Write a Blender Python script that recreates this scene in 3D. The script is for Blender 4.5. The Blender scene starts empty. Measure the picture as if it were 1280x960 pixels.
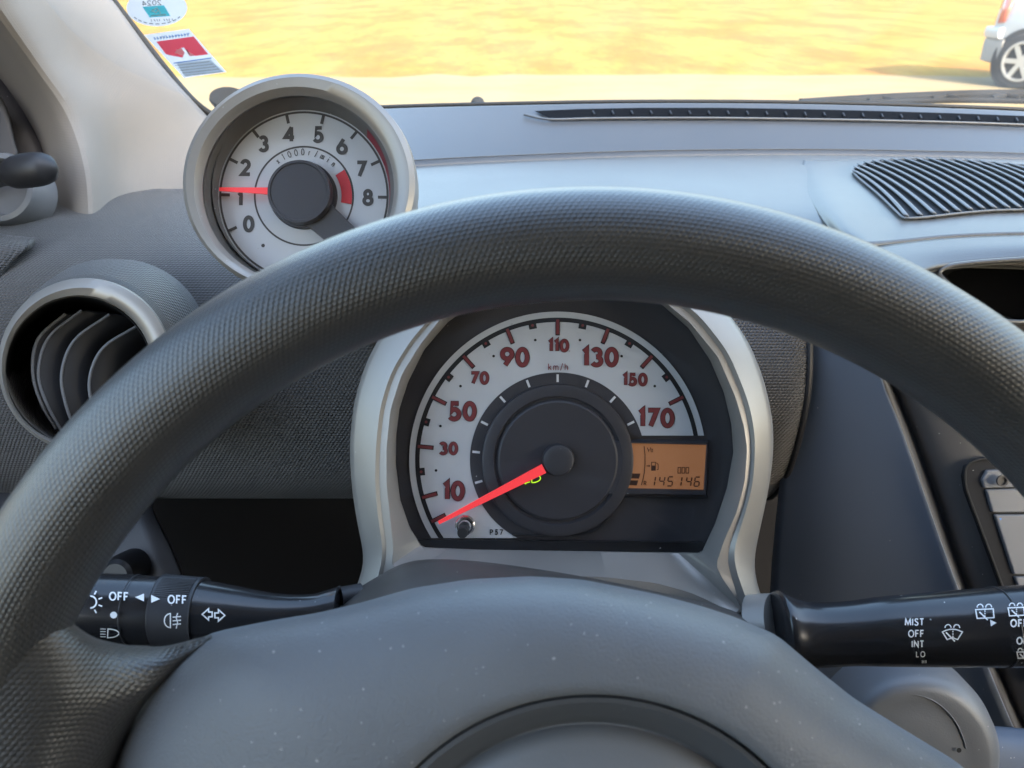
import bpy, math, random
from mathutils import Vector, Matrix
from mathutils.bvhtree import BVHTree

# ------------------------------------------------------------------ camera, world, sun, exposure
F = 962.0                                     # focal length in photo pixels (1280 wide)
CX, CY = 640.0, 480.0
PITCH = math.radians(28.0)
CAM = Vector((0, 0, 1.15))
RT = Vector((1, 0, 0))
UP = Vector((0, math.sin(PITCH), math.cos(PITCH)))
FW = Vector((0, math.cos(PITCH), -math.sin(PITCH)))
scn = bpy.context.scene
COL = scn.collection

cd = bpy.data.cameras.new("camera")
cam = bpy.data.objects.new("camera", cd)
COL.objects.link(cam)
cd.sensor_width = 36.0
cd.lens = F / 1280.0 * 36.0
cd.clip_start = 0.01
cd.clip_end = 3000
cam.location = CAM
cam.rotation_euler = (math.radians(90) - PITCH, 0, 0)
cd.dof.use_dof = True
cd.dof.focus_distance = 0.375
cd.dof.aperture_fstop = 18.0
scn.camera = cam

SUN_EL, SUN_AZ = math.radians(32), math.radians(150)     # azimuth clockwise from +Y
world = bpy.data.worlds.new("World")
scn.world = world
world.use_nodes = True
wn = world.node_tree
bg = wn.nodes["Background"]
sky = wn.nodes.new("ShaderNodeTexSky")
sky.sky_type = 'NISHITA'
sky.sun_disc = False
sky.sun_elevation = SUN_EL
sky.sun_rotation = SUN_AZ
sky.air_density = 1.6
sky.ozone_density = 3.0
sky.dust_density = 5.0
wn.links.new(sky.outputs[0], bg.inputs[0])
bg.inputs[1].default_value = 0.15
sd = bpy.data.lights.new("sun", 'SUN')
sd.energy = 2.0
sd.angle = math.radians(0.5)
sd.color = (1.0, 0.94, 0.84)
sun = bpy.data.objects.new("sun", sd)
COL.objects.link(sun)
sdir = Vector((math.sin(SUN_AZ) * math.cos(SUN_EL), math.cos(SUN_AZ) * math.cos(SUN_EL), math.sin(SUN_EL)))
sun.rotation_euler = sdir.to_track_quat('Z', 'Y').to_euler()
sun.location = (6, -3, 9)

scn.view_settings.view_transform = 'Standard'
scn.view_settings.look = 'None'
scn.view_settings.exposure = 2.95
scn.view_settings.gamma = 1.0
scn.render.engine = 'CYCLES'
scn.cycles.use_denoising = True
scn.cycles.max_bounces = 10
scn.cycles.transparent_max_bounces = 16
scn.cycles.sample_clamp_indirect = 6.0
scn.render.film_transparent = False

# ------------------------------------------------------------------ helpers
def P(px, py, d):
    """World point seen at photo pixel (px, py) at depth d metres along the view axis."""
    return CAM + FW * d + RT * ((px - CX) * d / F) + UP * ((CY - py) * d / F)

def PZ(px, py, z):
    """World point on the horizontal plane z (relative to the camera) under the pixel."""
    r = RT * ((px - CX) / F) + UP * ((CY - py) / F) + FW
    return CAM + r * (z / r.z)

def tag(o, label=None, cat=None, group=None, kind=None):
    if label: o["label"] = label
    if cat: o["category"] = cat
    if group: o["group"] = group
    if kind: o["kind"] = kind
    return o

def thing(name, label, cat, loc, group=None):
    o = bpy.data.objects.new(name, None)
    COL.objects.link(o)
    o.location = loc
    o.empty_display_size = 0.02
    return tag(o, label, cat, group)

def world_loc(o):
    v = Vector((0, 0, 0))
    while o is not None:
        v += Vector(o.location)
        o = o.parent
    return v

def mesh_obj(name, verts, faces, mat, parent=None, uvs=None, smooth=True, sharp=35, solid=0, offset=-1, bevel=0, mats=None, fmat=None, loc=None):
    """verts are world points; the object sits at its parent's origin (or at loc)."""
    base = world_loc(parent) if parent is not None else (Vector(loc) if loc is not None else Vector((0, 0, 0)))
    me = bpy.data.meshes.new(name)
    me.from_pydata([tuple(Vector(v) - base) for v in verts], [], faces)
    if uvs is not None:
        ul = me.uv_layers.new(name="UVMap")
        for li, l in enumerate(me.loops):
            ul.data[li].uv = uvs[l.vertex_index]
    for m in (mats or [mat]):
        me.materials.append(m)
    if fmat is not None:
        for p, k in zip(me.polygons, fmat):
            p.material_index = k
    if smooth:
        me.polygons.foreach_set("use_smooth", [True] * len(me.polygons))
        if sharp:
            me.set_sharp_from_angle(angle=math.radians(sharp))
    me.update()
    o = bpy.data.objects.new(name, me)
    COL.objects.link(o)
    if parent is not None:
        o.parent = parent
    elif loc is not None:
        o.location = loc
    if solid:
        s = o.modifiers.new("thickness", 'SOLIDIFY')
        s.thickness = solid
        s.offset = offset
    if bevel:
        b = o.modifiers.new("edges", 'BEVEL')
        b.width = bevel
        b.segments = 3
        b.limit_method = 'ANGLE'
    return o

def cr(p0, p1, p2, p3, t):
    return 0.5 * ((2 * p1) + (p2 - p0) * t + (2 * p0 - 5 * p1 + 4 * p2 - p3) * t * t + (3 * p1 - p0 - 3 * p2 + p3) * t ** 3)

def spline(pts, n, closed=False):
    """Catmull-Rom through pts (Vectors), n samples per span."""
    out = []
    m = len(pts)
    spans = m if closed else m - 1
    for i in range(spans):
        if closed:
            a, b, c, d = pts[(i - 1) % m], pts[i], pts[(i + 1) % m], pts[(i + 2) % m]
        else:
            b, c = pts[i], pts[i + 1]
            a = pts[i - 1] if i > 0 else b * 2 - c
            d = pts[i + 2] if i + 2 < m else c * 2 - b
        for k in range(n):
            out.append(cr(a, b, c, d, k / n))
    if not closed:
        out.append(pts[-1].copy())
    return out

def loft(rows, nu=6, nv=6):
    """Smooth surface through a grid of points. Returns verts, faces, uvs (uv in metres)."""
    fine = [spline([Vector(p) for p in r], nu) for r in rows]
    ncol = len(fine[0])
    cols = [spline([fine[r][c] for r in range(len(fine))], nv) for c in range(ncol)]
    nrow = len(cols[0])
    verts, uvs = [], []
    ulen = [[0.0] * ncol for _ in range(nrow)]
    vlen = [[0.0] * ncol for _ in range(nrow)]
    for r in range(nrow):
        for c in range(1, ncol):
            ulen[r][c] = ulen[r][c - 1] + (cols[c][r] - cols[c - 1][r]).length
    for c in range(ncol):
        for r in range(1, nrow):
            vlen[r][c] = vlen[r - 1][c] + (cols[c][r] - cols[c][r - 1]).length
    for r in range(nrow):
        for c in range(ncol):
            verts.append(cols[c][r])
            uvs.append((ulen[r][c], vlen[r][c]))
    faces = []
    for r in range(nrow - 1):
        for c in range(ncol - 1):
            a = r * ncol + c
            faces.append((a, a + 1, a + ncol + 1, a + ncol))
    return verts, faces, uvs

def loft_obj(name, rows, mat, parent=None, nu=6, nv=6, flip=False, **kw):
    v, f, u = loft(rows, nu, nv)
    if not flip:
        f = [tuple(reversed(q)) for q in f]
    return mesh_obj(name, v, f, mat, parent, uvs=u, **kw)

def rings(loops, close=True, cap_first=False, cap_last=False):
    """Join successive closed loops of equal length."""
    n = len(loops[0])
    verts = [p for l in loops for p in l]
    faces = []
    for k in range(len(loops) - 1):
        for i in range(n if close else n - 1):
            j = (i + 1) % n
            faces.append((k * n + i, k * n + j, (k + 1) * n + j, (k + 1) * n + i))
    if cap_first:
        faces.append(tuple(reversed(range(n))))
    if cap_last:
        faces.append(tuple(range((len(loops) - 1) * n, len(loops) * n)))
    return verts, faces

class Plane:
    """A plane parallel to the dial face at depth d; drawn on with photo pixels. h = metres towards the viewer."""
    def __init__(self, d):
        self.d = d
    def __call__(self, px, py, h=0.0):
        return P(px, py, self.d) - FW * h
    def circ(self, cx, cy, r, h=0.0, n=96, a0=0.0, a1=360.0, ry=None):
        out = []
        full = abs(a1 - a0) >= 360
        m = n if full else n + 1
        for i in range(m):
            a = math.radians(a0 + (a1 - a0) * i / n)
            out.append(self(cx + r * math.cos(a), cy - (ry or r) * math.sin(a), h))
        return out

def lathe(pl, cx, cy, prof, n=96, cap=True, cap0=False):
    """prof: list of (radius px, h metres)."""
    loops = [pl.circ(cx, cy, max(r, 0.01), h, n) for r, h in prof]
    return rings(loops, True, cap0, cap)

class MB:
    def __init__(self):
        self.v, self.f, self.m = [], [], []
    def add(self, verts, faces, mi=0):
        b = len(self.v)
        self.v += list(verts)
        self.f += [tuple(b + i for i in f) for f in faces]
        self.m += [mi] * len(faces)
        return self
    def poly(self, pts, mi=0):
        return self.add(pts, [tuple(range(len(pts)))], mi)
    def band(self, a, b, mi=0, close=False):
        v, f = rings([a, b], close)
        return self.add(v, f, mi)
    def box(self, c, sx, sy, sz, ax=RT, ay=UP, az=None, mi=0):
        az = az if az is not None else ax.cross(ay)
        v = []
        for k in (-1, 1):
            for j in (-1, 1):
                for i in (-1, 1):
                    v.append(c + ax * (i * sx / 2) + ay * (j * sy / 2) + az * (k * sz / 2))
        f = [(0, 2, 3, 1), (4, 5, 7, 6), (0, 1, 5, 4), (2, 6, 7, 3), (0, 4, 6, 2), (1, 3, 7, 5)]
        return self.add(v, f, mi)
    def obj(self, name, mat, parent=None, **kw):
        return mesh_obj(name, self.v, self.f, mat, parent, fmat=self.m if kw.get("mats") else None, **kw)

def tube(pts, radii, n=16, cap=True):
    """Round tube along a polyline of world points."""
    loops = []
    prev = None
    for i, p in enumerate(pts):
        t = (pts[min(i + 1, len(pts) - 1)] - pts[max(i - 1, 0)]).normalized()
        if prev is None:
            x = t.cross(Vector((0.13, 0.2, 1)).normalized()).normalized()
        else:
            x = (prev - t * prev.dot(t)).normalized()
        prev = x
        y = t.cross(x)
        r = radii[i] if isinstance(radii, (list, tuple)) else radii
        loops.append([p + x * (r * math.cos(2 * math.pi * k / n)) + y * (r * math.sin(2 * math.pi * k / n)) for k in range(n)])
    return rings(loops, True, cap, cap)

def polar(center, pts, n=180, smooth=2):
    """Closed outline given by control pixels -> n radii at even angles round center -> list of pixels."""
    fine = []
    for (xa, ya), (xb, yb) in zip(pts, pts[1:] + pts[:1]):
        fine += [(xa + (xb - xa) * k / 8, ya + (yb - ya) * k / 8) for k in range(8)]
    pts = fine
    c = sorted((math.atan2(center[1] - y, x - center[0]) % (2 * math.pi), math.hypot(x - center[0], y - center[1])) for x, y in pts)
    c = [(c[-1][0] - 2 * math.pi, c[-1][1])] + c + [(c[0][0] + 2 * math.pi, c[0][1])]
    rad = []
    for i in range(n):
        a = 2 * math.pi * i / n
        for k in range(len(c) - 1):
            if c[k][0] <= a <= c[k + 1][0]:
                t = (a - c[k][0]) / max(c[k + 1][0] - c[k][0], 1e-9)
                rad.append(c[k][1] + (c[k + 1][1] - c[k][1]) * t)
                break
    for _ in range(smooth):
        rad = [(rad[i - 1] + 2 * rad[i] + rad[(i + 1) % n]) / 4 for i in range(n)]
    return [(center[0] + r * math.cos(2 * math.pi * i / n), center[1] - r * math.sin(2 * math.pi * i / n)) for i, r in enumerate(rad)]

# ------------------------------------------------------------------ stroke lettering
def arc(cx, cy, rx, ry, a0, a1, n=16):
    return [(cx + rx * math.cos(math.radians(a0 + (a1 - a0) * i / n)), cy + ry * math.sin(math.radians(a0 + (a1 - a0) * i / n))) for i in range(n + 1)]

GL = {
 '0': (.58, [arc(.29, .5, .29, .5, 90, 450, 32)]),
 '1': (.17, [[(0, .85), (.17, 1), (.17, 0)]]),
 '2': (.56, [arc(.28, .72, .26, .28, 165, -38, 16) + [(.03, 0), (.58, 0)]]),
 '3': (.54, [arc(.25, .76, .23, .24, 150, -90, 16), arc(.26, .26, .27, .26, 90, -150, 18)]),
 '4': (.62, [[(.45, 0), (.45, 1)], [(.45, 1), (0, .27), (.62, .27)]]),
 '5': (.54, [[(.50, 1), (.16, 1), (.08, .52)] + arc(.23, .31, .30, .31, 112, -145, 18)]),
 '6': (.58, [arc(.29, .30, .29, .30, 90, 450, 28), [(.40, 1), (.06, .46)]]),
 '7': (.52, [[(0, 1), (.52, 1), (.14, 0)]]),
 '8': (.56, [arc(.28, .76, .22, .24, 90, 450, 24), arc(.28, .26, .28, .26, 90, 450, 24)]),
 '9': (.58, [arc(.29, .70, .29, .30, 90, 450, 28), [(.18, 0), (.52, .54)]]),
 'O': (.78, [arc(.39, .5, .39, .5, 90, 450, 28)]),
 'F': (.46, [[(0, 0), (0, 1), (.46, 1)], [(0, .52), (.40, .52)]]),
 'M': (.82, [[(0, 0), (.06, 1), (.41, .12), (.76, 1), (.82, 0)]]),
 'I': (.02, [[(0, 0), (0, 1)]]),
 'S': (.50, [[(.47, .84), (.40, .96), (.25, 1), (.10, .95), (.04, .79), (.11, .62), (.26, .53), (.42, .43), (.50, .27), (.43, .08), (.26, 0), (.10, .04), (0, .19)]]),
 'T': (.56, [[(0, 1), (.56, 1)], [(.28, 1), (.28, 0)]]),
 'N': (.62, [[(0, 0), (0, 1), (.62, 0), (.62, 1)]]),
 'L': (.44, [[(0, 1), (0, 0), (.44, 0)]]),
 'H': (.60, [[(0, 0), (0, 1)], [(.60, 0), (.60, 1)], [(0, .52), (.60, .52)]]),
 'D': (.62, [[(0, 0), (0, 1)] + arc(.18, .5, .44, .5, 90, -90, 16) + [(0, 0)]]),
 'P': (.50, [[(0, 0), (0, 1)] + arc(.24, .74, .26, .26, 90, -90, 12) + [(0, .48)]]),
 'R': (.54, [[(0, 0), (0, 1)] + arc(.24, .75, .26, .25, 90, -90, 12) + [(0, .50)], [(.24, .50), (.54, 0)]]),
 'k': (.42, [[(0, 0), (0, 1)], [(.40, .64), (.02, .30)], [(.16, .40), (.44, 0)]]),
 'm': (.70, [[(0, 0), (0, .64)], arc(.175, .44, .175, .20, 180, 0, 10) + [(.35, 0)], arc(.525, .44, .175, .20, 180, 0, 10) + [(.70, 0)]]),
 'n': (.38, [[(0, 0), (0, .64)], arc(.19, .44, .19, .20, 180, 0, 10) + [(.38, 0)]]),
 'h': (.40, [[(0, 0), (0, 1)], arc(.20, .42, .20, .22, 180, 0, 10) + [(.40, 0)]]),
 'r': (.26, [[(0, 0), (0, .64)], arc(.19, .42, .19, .22, 180, 70, 8)]),
 'i': (.02, [[(0, 0), (0, .64)], [(0, .84), (0, .96)]]),
 'x': (.40, [[(0, 0), (.40, .62)], [(0, .62), (.40, 0)]]),
 '/': (.34, [[(0, -.08), (.34, 1.05)]]),
 ' ': (.35, []),
}

def ribbon(pts, w, closed=False):
    """2-D polyline -> two side polylines (mitred)."""
    n = len(pts)
    L, Rr = [], []
    for i in range(n):
        if closed:
            p0, p1, p2 = pts[(i - 1) % n], pts[i], pts[(i + 1) % n]
        else:
            p0, p1, p2 = pts[max(i - 1, 0)], pts[i], pts[min(i + 1, n - 1)]
        d1 = (p1[0] - p0[0], p1[1] - p0[1]) if p0 != p1 else (p2[0] - p1[0], p2[1] - p1[1])
        d2 = (p2[0] - p1[0], p2[1] - p1[1]) if p2 != p1 else d1
        l1, l2 = math.hypot(*d1) or 1, math.hypot(*d2) or 1
        n1, n2 = (-d1[1] / l1, d1[0] / l1), (-d2[1] / l2, d2[0] / l2)
        mx, my = n1[0] + n2[0], n1[1] + n2[1]
        ml = math.hypot(mx, my)
        if ml < 1e-6:
            mx, my, k = n1[0], n1[1], 1.0
        else:
            mx, my = mx / ml, my / ml
            k = 1.0 / max(mx * n1[0] + my * n1[1], 0.42)
        L.append((p1[0] + mx * w / 2 * k, p1[1] + my * w / 2 * k))
        Rr.append((p1[0] - mx * w / 2 * k, p1[1] - my * w / 2 * k))
    return L, Rr

def densify(pts, step):
    out = [pts[0]]
    for a, b in zip(pts, pts[1:]):
        d = math.hypot(b[0] - a[0], b[1] - a[1])
        k = max(1, int(d / step))
        for i in range(1, k + 1):
            out.append((a[0] + (b[0] - a[0]) * i / k, a[1] + (b[1] - a[1]) * i / k))
    return out

STAG = [0]
def stroke(mb, pts, w, fn, mi=0, h0=0.0, ext=0.0, step=None):
    """A stroke drawn through fn(px, py, h) -> world; every stroke gets its own tiny height so none are coplanar."""
    pts = [tuple(p) for p in pts]
    closed = len(pts) > 3 and math.hypot(pts[0][0] - pts[-1][0], pts[0][1] - pts[-1][1]) < 1e-6
    if closed:
        pts = pts[:-1]
    elif ext:
        (x0, y0), (x1, y1) = pts[0], pts[1]
        l = math.hypot(x1 - x0, y1 - y0) or 1
        pts[0] = (x0 - (x1 - x0) / l * ext, y0 - (y1 - y0) / l * ext)
        (x0, y0), (x1, y1) = pts[-1], pts[-2]
        l = math.hypot(x1 - x0, y1 - y0) or 1
        pts[-1] = (x0 - (x1 - x0) / l * ext, y0 - (y1 - y0) / l * ext)
    if step:
        pts = densify(pts + ([pts[0]] if closed else []), step)
        if closed:
            pts = pts[:-1]
    L, Rr = ribbon(pts, w, closed)
    STAG[0] = (STAG[0] + 1) % 9
    h = h0 + STAG[0] * 0.000012
    mb.band([fn(x, y, h) for x, y in Rr], [fn(x, y, h) for x, y in L], mi, closed)

def text(mb, s, cx, cy, H, w, fn, mi=0, h0=0.0, gap=None, ext=0.0, rot=0.0, slant=0.0, xs=1.0, align='c', mirror=False, step=None):
    """Lettering centred on (cx, cy) px, total height H px, stroke width w px."""
    k = H - w
    gap = (w * 1.55 if gap is None else gap)
    tot = sum(GL[c][0] * k * xs for c in s) + gap * (len(s) - 1)
    x = -tot / 2 if align == 'c' else (0 if align == 'l' else -tot)
    ca, sa = math.cos(math.radians(rot)), math.sin(math.radians(rot))
    for c in s:
        gw, strokes = GL[c]
        for st in strokes:
            q = []
            for (u, v) in st:
                lx, ly = x + u * k * xs, (v - .5) * k
                lx += ly * slant
                if mirror: lx = -lx
                q.append((cx + lx * ca - ly * sa, cy - (lx * sa + ly * ca)))
            stroke(mb, q, w, fn, mi, h0, ext, step)
        x += gw * k * xs + gap

# ------------------------------------------------------------------ materials
def mat(name, col, rough=.5, metal=0.0, spec=.5, noise=0.0, nscale=40.0, bump=0.0, bscale=900.0, grid=None, dust=0.0, coat=0.0, coat_rough=.12, emit=None, sheen=0.0):
    m = bpy.data.materials.new(name)
    m.use_nodes = True
    nt = m.node_tree
    N, Lk = nt.nodes, nt.links
    b = N["Principled BSDF"]
    b.inputs["Base Color"].default_value = (*col, 1)
    b.inputs["Roughness"].default_value = rough
    b.inputs["Metallic"].default_value = metal
    b.inputs["Specular IOR Level"].default_value = spec
    b.inputs["Coat Weight"].default_value = coat
    b.inputs["Coat Roughness"].default_value = coat_rough
    if sheen:
        b.inputs["Sheen Weight"].default_value = sheen
        b.inputs["Sheen Roughness"].default_value = .35
    if emit:
        b.inputs["Emission Color"].default_value = (*emit[0], 1)
        b.inputs["Emission Strength"].default_value = emit[1]
    tc = N.new("ShaderNodeTexCoord")
    cur = None
    if noise:
        n = N.new("ShaderNodeTexNoise")
        n.inputs["Scale"].default_value = nscale
        n.inputs["Detail"].default_value = 5
        Lk.new(tc.outputs["Object"], n.inputs["Vector"])
        r = N.new("ShaderNodeMapRange")
        r.inputs[3].default_value = 1 - noise
        r.inputs[4].default_value = 1 + noise
        Lk.new(n.outputs["Fac"], r.inputs[0])
        mx = N.new("ShaderNodeMix")
        mx.data_type = 'RGBA'
        mx.blend_type = 'MULTIPLY'
        mx.inputs[0].default_value = 1
        mx.inputs[6].default_value = (*col, 1)
        Lk.new(r.outputs[0], mx.inputs[7])
        cur = mx.outputs[2]
        r2 = N.new("ShaderNodeMapRange")
        r2.inputs[3].default_value = max(rough - .08, .03)
        r2.inputs[4].default_value = min(rough + .08, 1)
        Lk.new(n.outputs["Fac"], r2.inputs[0])
        Lk.new(r2.outputs[0], b.inputs["Roughness"])
    if dust:
        v = N.new("ShaderNodeTexVoronoi")
        v.inputs["Scale"].default_value = 620
        Lk.new(tc.outputs["Object"], v.inputs["Vector"])
        wz = N.new("ShaderNodeTexNoise"); wz.inputs["Scale"].default_value = 2600; wz.inputs["Detail"].default_value = 1
        Lk.new(tc.outputs["Object"], wz.inputs["Vector"])
        wm = N.new("ShaderNodeVectorMath"); wm.operation = 'MULTIPLY_ADD'
        wm.inputs[1].default_value = (.0009, .0009, .0009)
        Lk.new(wz.outputs["Color"], wm.inputs[0]); Lk.new(tc.outputs["Object"], wm.inputs[2])
        Lk.new(wm.outputs[0], v.inputs["Vector"])
        # specks: small dots whose size depends on the cell's random colour
        sp = N.new("ShaderNodeSeparateColor")
        Lk.new(v.outputs["Color"], sp.inputs[0])
        sz = N.new("ShaderNodeMapRange")
        sz.inputs[1].default_value = 1 - dust
        sz.inputs[2].default_value = 1
        sz.inputs[3].default_value = 0
        sz.inputs[4].default_value = .24
        Lk.new(sp.outputs[0], sz.inputs[0])
        lt = N.new("ShaderNodeMath")
        lt.operation = 'LESS_THAN'
        Lk.new(v.outputs["Distance"], lt.inputs[0])
        sq = N.new("ShaderNodeMath"); sq.operation = 'MULTIPLY'; sq.inputs[1].default_value = 1
        Lk.new(sz.outputs[0], sq.inputs[0]); Lk.new(sz.outputs[0], sq.inputs[1])
        sr = N.new("ShaderNodeMath"); sr.operation = 'MULTIPLY'; sr.inputs[1].default_value = 4.2
        Lk.new(sq.outputs[0], sr.inputs[0])
        Lk.new(sr.outputs[0], lt.inputs[1])
        mx = N.new("ShaderNodeMix")
        mx.data_type = 'RGBA'
        mx.inputs[6].default_value = (*col, 1)
        mx.inputs[7].default_value = (.40, .39, .38, 1)
        if cur is not None:
            Lk.new(cur, mx.inputs[6])
        Lk.new(lt.outputs[0], mx.inputs[0])
        cur = mx.outputs[2]
    if cur is not None:
        Lk.new(cur, b.inputs["Base Color"])
    nrm = None
    if bump:
        n = N.new("ShaderNodeTexNoise")
        n.inputs["Scale"].default_value = bscale
        n.inputs["Detail"].default_value = 3
        Lk.new(tc.outputs["Object"], n.inputs["Vector"])
        bp = N.new("ShaderNodeBump")
        bp.inputs["Strength"].default_value = 1
        bp.inputs["Distance"].default_value = bump
        Lk.new(n.outputs["Fac"], bp.inputs["Height"])
        nrm = bp.outputs[0]
    if grid:
        fu, fv, dist, ku = grid
        sx = N.new("ShaderNodeSeparateXYZ")
        Lk.new(tc.outputs["UV"], sx.inputs[0])
        def wave(out, f):
            a = N.new("ShaderNodeMath"); a.operation = 'MULTIPLY'; a.inputs[1].default_value = f * math.pi
            Lk.new(out, a.inputs[0])
            c = N.new("ShaderNodeMath"); c.operation = 'SINE'
            Lk.new(a.outputs[0], c.inputs[0])
            e = N.new("ShaderNodeMath"); e.operation = 'ABSOLUTE'
            Lk.new(c.outputs[0], e.inputs[0])
            return e.outputs[0]
        sk = N.new("ShaderNodeMath"); sk.operation = 'MULTIPLY_ADD'; sk.inputs[1].default_value = ku * fv / fu
        Lk.new(sx.outputs[1], sk.inputs[0]); Lk.new(sx.outputs[0], sk.inputs[2])
        cu, cv = wave(sk.outputs[0], fu), wave(sx.outputs[1], fv)
        ad = N.new("ShaderNodeMath"); ad.operation = 'MULTIPLY'
        Lk.new(cu, ad.inputs[0]); Lk.new(cv, ad.inputs[1])
        bp = N.new("ShaderNodeBump")
        bp.inputs["Strength"].default_value = 1
        bp.inputs["Distance"].default_value = dist
        Lk.new(ad.outputs[0], bp.inputs["Height"])
        if nrm is not None:
            Lk.new(nrm, bp.inputs["Normal"])
        nrm = bp.outputs[0]
    if nrm is not None:
        Lk.new(nrm, b.inputs["Normal"])
    return m

def glass_mat(name, refl=.05, tint=(1, 1, 1), rough=.0):
    m = bpy.data.materials.new(name)
    m.use_nodes = True
    N, Lk = m.node_tree.nodes, m.node_tree.links
    N.remove(N["Principled BSDF"])
    t = N.new("ShaderNodeBsdfTransparent")
    t.inputs[0].default_value = (*tint, 1)
    g = N.new("ShaderNodeBsdfAnisotropic") if False else N.new("ShaderNodeBsdfGlossy")
    g.inputs["Roughness"].default_value = rough
    fr = N.new("ShaderNodeFresnel")
    fr.inputs["IOR"].default_value = 1.35
    mu = N.new("ShaderNodeMath"); mu.operation = 'MULTIPLY'; mu.inputs[1].default_value = refl / .022
    Lk.new(fr.outputs[0], mu.inputs[0])
    cl = N.new("ShaderNodeClamp"); cl.inputs[2].default_value = .4
    Lk.new(mu.outputs[0], cl.inputs[0])
    mix = N.new("ShaderNodeMixShader")
    Lk.new(cl.outputs[0], mix.inputs[0])
    Lk.new(t.outputs[0], mix.inputs[1])
    Lk.new(g.outputs[0], mix.inputs[2])
    Lk.new(mix.outputs[0], N["Material Output"].inputs[0])
    return m

def ground_mat(name, c1, c2, c3, sx, sy, bump):
    m = bpy.data.materials.new(name)
    m.use_nodes = True
    N, Lk = m.node_tree.nodes, m.node_tree.links
    b = N["Principled BSDF"]
    b.inputs["Roughness"].default_value = .95
    b.inputs["Specular IOR Level"].default_value = .1
    tc = N.new("ShaderNodeTexCoord")
    mp = N.new("ShaderNodeMapping")
    mp.inputs["Scale"].default_value = (sx, sy, 1)
    Lk.new(tc.outputs["Object"], mp.inputs[0])
    n1 = N.new("ShaderNodeTexNoise"); n1.inputs["Scale"].default_value = 1.0; n1.inputs["Detail"].default_value = 6; n1.inputs["Roughness"].default_value = .65
    n2 = N.new("ShaderNodeTexNoise"); n2.inputs["Scale"].default_value = 6; n2.inputs["Detail"].default_value = 7; n2.inputs["Roughness"].default_value = .7
    Lk.new(mp.outputs[0], n1.inputs["Vector"]); Lk.new(mp.outputs[0], n2.inputs["Vector"])
    r1 = N.new("ShaderNodeMapRange"); r1.inputs[1].default_value = .43; r1.inputs[2].default_value = .58
    r2 = N.new("ShaderNodeMapRange"); r2.inputs[1].default_value = .38; r2.inputs[2].default_value = .75
    Lk.new(n1.outputs["Fac"], r1.inputs[0]); Lk.new(n2.outputs["Fac"], r2.inputs[0])
    a = N.new("ShaderNodeMix"); a.data_type = 'RGBA'; a.inputs[6].default_value = (*c1, 1); a.inputs[7].default_value = (*c2, 1)
    Lk.new(r1.outputs[0], a.inputs[0])
    c = N.new("ShaderNodeMix"); c.data_type = 'RGBA'; c.inputs[7].default_value = (*c3, 1)
    hf = N.new("ShaderNodeMath"); hf.operation = 'MULTIPLY'; hf.inputs[1].default_value = .75
    Lk.new(r2.outputs[0], hf.inputs[0])
    Lk.new(hf.outputs[0], c.inputs[0]); Lk.new(a.outputs[2], c.inputs[6])
    Lk.new(c.outputs[2], b.inputs["Base Color"])
    bp = N.new("ShaderNodeBump"); bp.inputs["Distance"].default_value = bump
    Lk.new(n2.outputs["Fac"], bp.inputs["Height"])
    Lk.new(bp.outputs[0], b.inputs["Normal"])
    return m

M = {}
M['rim'] = mat('rim_knurled_plastic', (.043, .0415, .041), .32, spec=.8, coat=.6, coat_rough=.34, noise=.12, nscale=30, grid=(1, 1, .00019, .5))
M['spoke'] = mat('spoke_knurled_plastic', (.050, .046, .043), .36, spec=.8, sheen=.1, noise=.12, nscale=30, grid=(1 / .0017, 1 / .0014, .00015, .5))
M['pad'] = mat('airbag_grained_plastic', (.165, .17, .182), .45, noise=.2, nscale=22, bump=.00024, bscale=1250, dust=0.32)
M['emblem_ring'] = mat('emblem_dark_plastic', (.09, .093, .10), .33, noise=.1, dust=0.028)
M['emblem'] = mat('emblem_disc_plastic', (.18, .182, .19), .45, bump=.00005, bscale=1500, noise=.1)
M['groove'] = mat('groove_black', (.008, .008, .009), .7)
M['silver'] = mat('satin_silver_paint', (.30, .281, .258), .40, metal=.4, noise=.07, nscale=60, bump=.000025, bscale=1800, dust=0.028)
M['black'] = mat('black_plastic', (.014, .014, .016), .38, noise=.15, dust=0.017)
M['satin_black'] = mat('satin_black_plastic', (.022, .022, .025), .5, noise=.15)
M['dial_dark'] = mat('dial_dark_print', (.050, .048, .054), .45, noise=.08, dust=0.021)
M['hub'] = mat('needle_hub_plastic', (.026, .025, .029), .5, dust=.03)
M['gauge_wall'] = mat('gauge_grey_wall', (.13, .127, .122), .5, noise=.12, nscale=120, dust=.05)
M['dial_darker'] = mat('dial_darker_print', (.016, .016, .019), .5, dust=0.021)
M['dial_white'] = mat('dial_pale_silver_print', (.60, .61, .62), .45, noise=.03, nscale=60, dust=0.010)
M['dial_ink'] = mat('dial_black_ink', (.012, .012, .013), .6)
M['dial_grey_ink'] = mat('dial_grey_ink', (.075, .07, .066), .6)
M['dial_red'] = mat('dial_red_ink', (.21, .036, .038), .5)
M['needle'] = mat('red_needle', (.85, .03, .04), .4, emit=((1, .08, .08), .05))  # faint emission put in so the red reads brighter
M['red_print'] = mat('red_zone_print', (.62, .04, .05), .5)
M['red_reflect'] = mat('painted_red_reflection', (.22, .015, .03), .5)  # colour for the red zone mirrored in the gauge wall
M['tell'] = mat('lit_green_symbol', (.3, .7, .02), .5, emit=((.55, .95, .03), .12))
M['lcd'] = mat('amber_screen', (.22, .125, .07), .3, emit=((1, .40, .15), .022))
M['lcd_ink'] = mat('screen_dark_segments', (.05, .022, .014), .5)
M['white_ink'] = mat('white_ink', (.75, .75, .75), .5)
M['chrome'] = mat('chrome', (.75, .75, .76), .16, metal=1)
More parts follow.
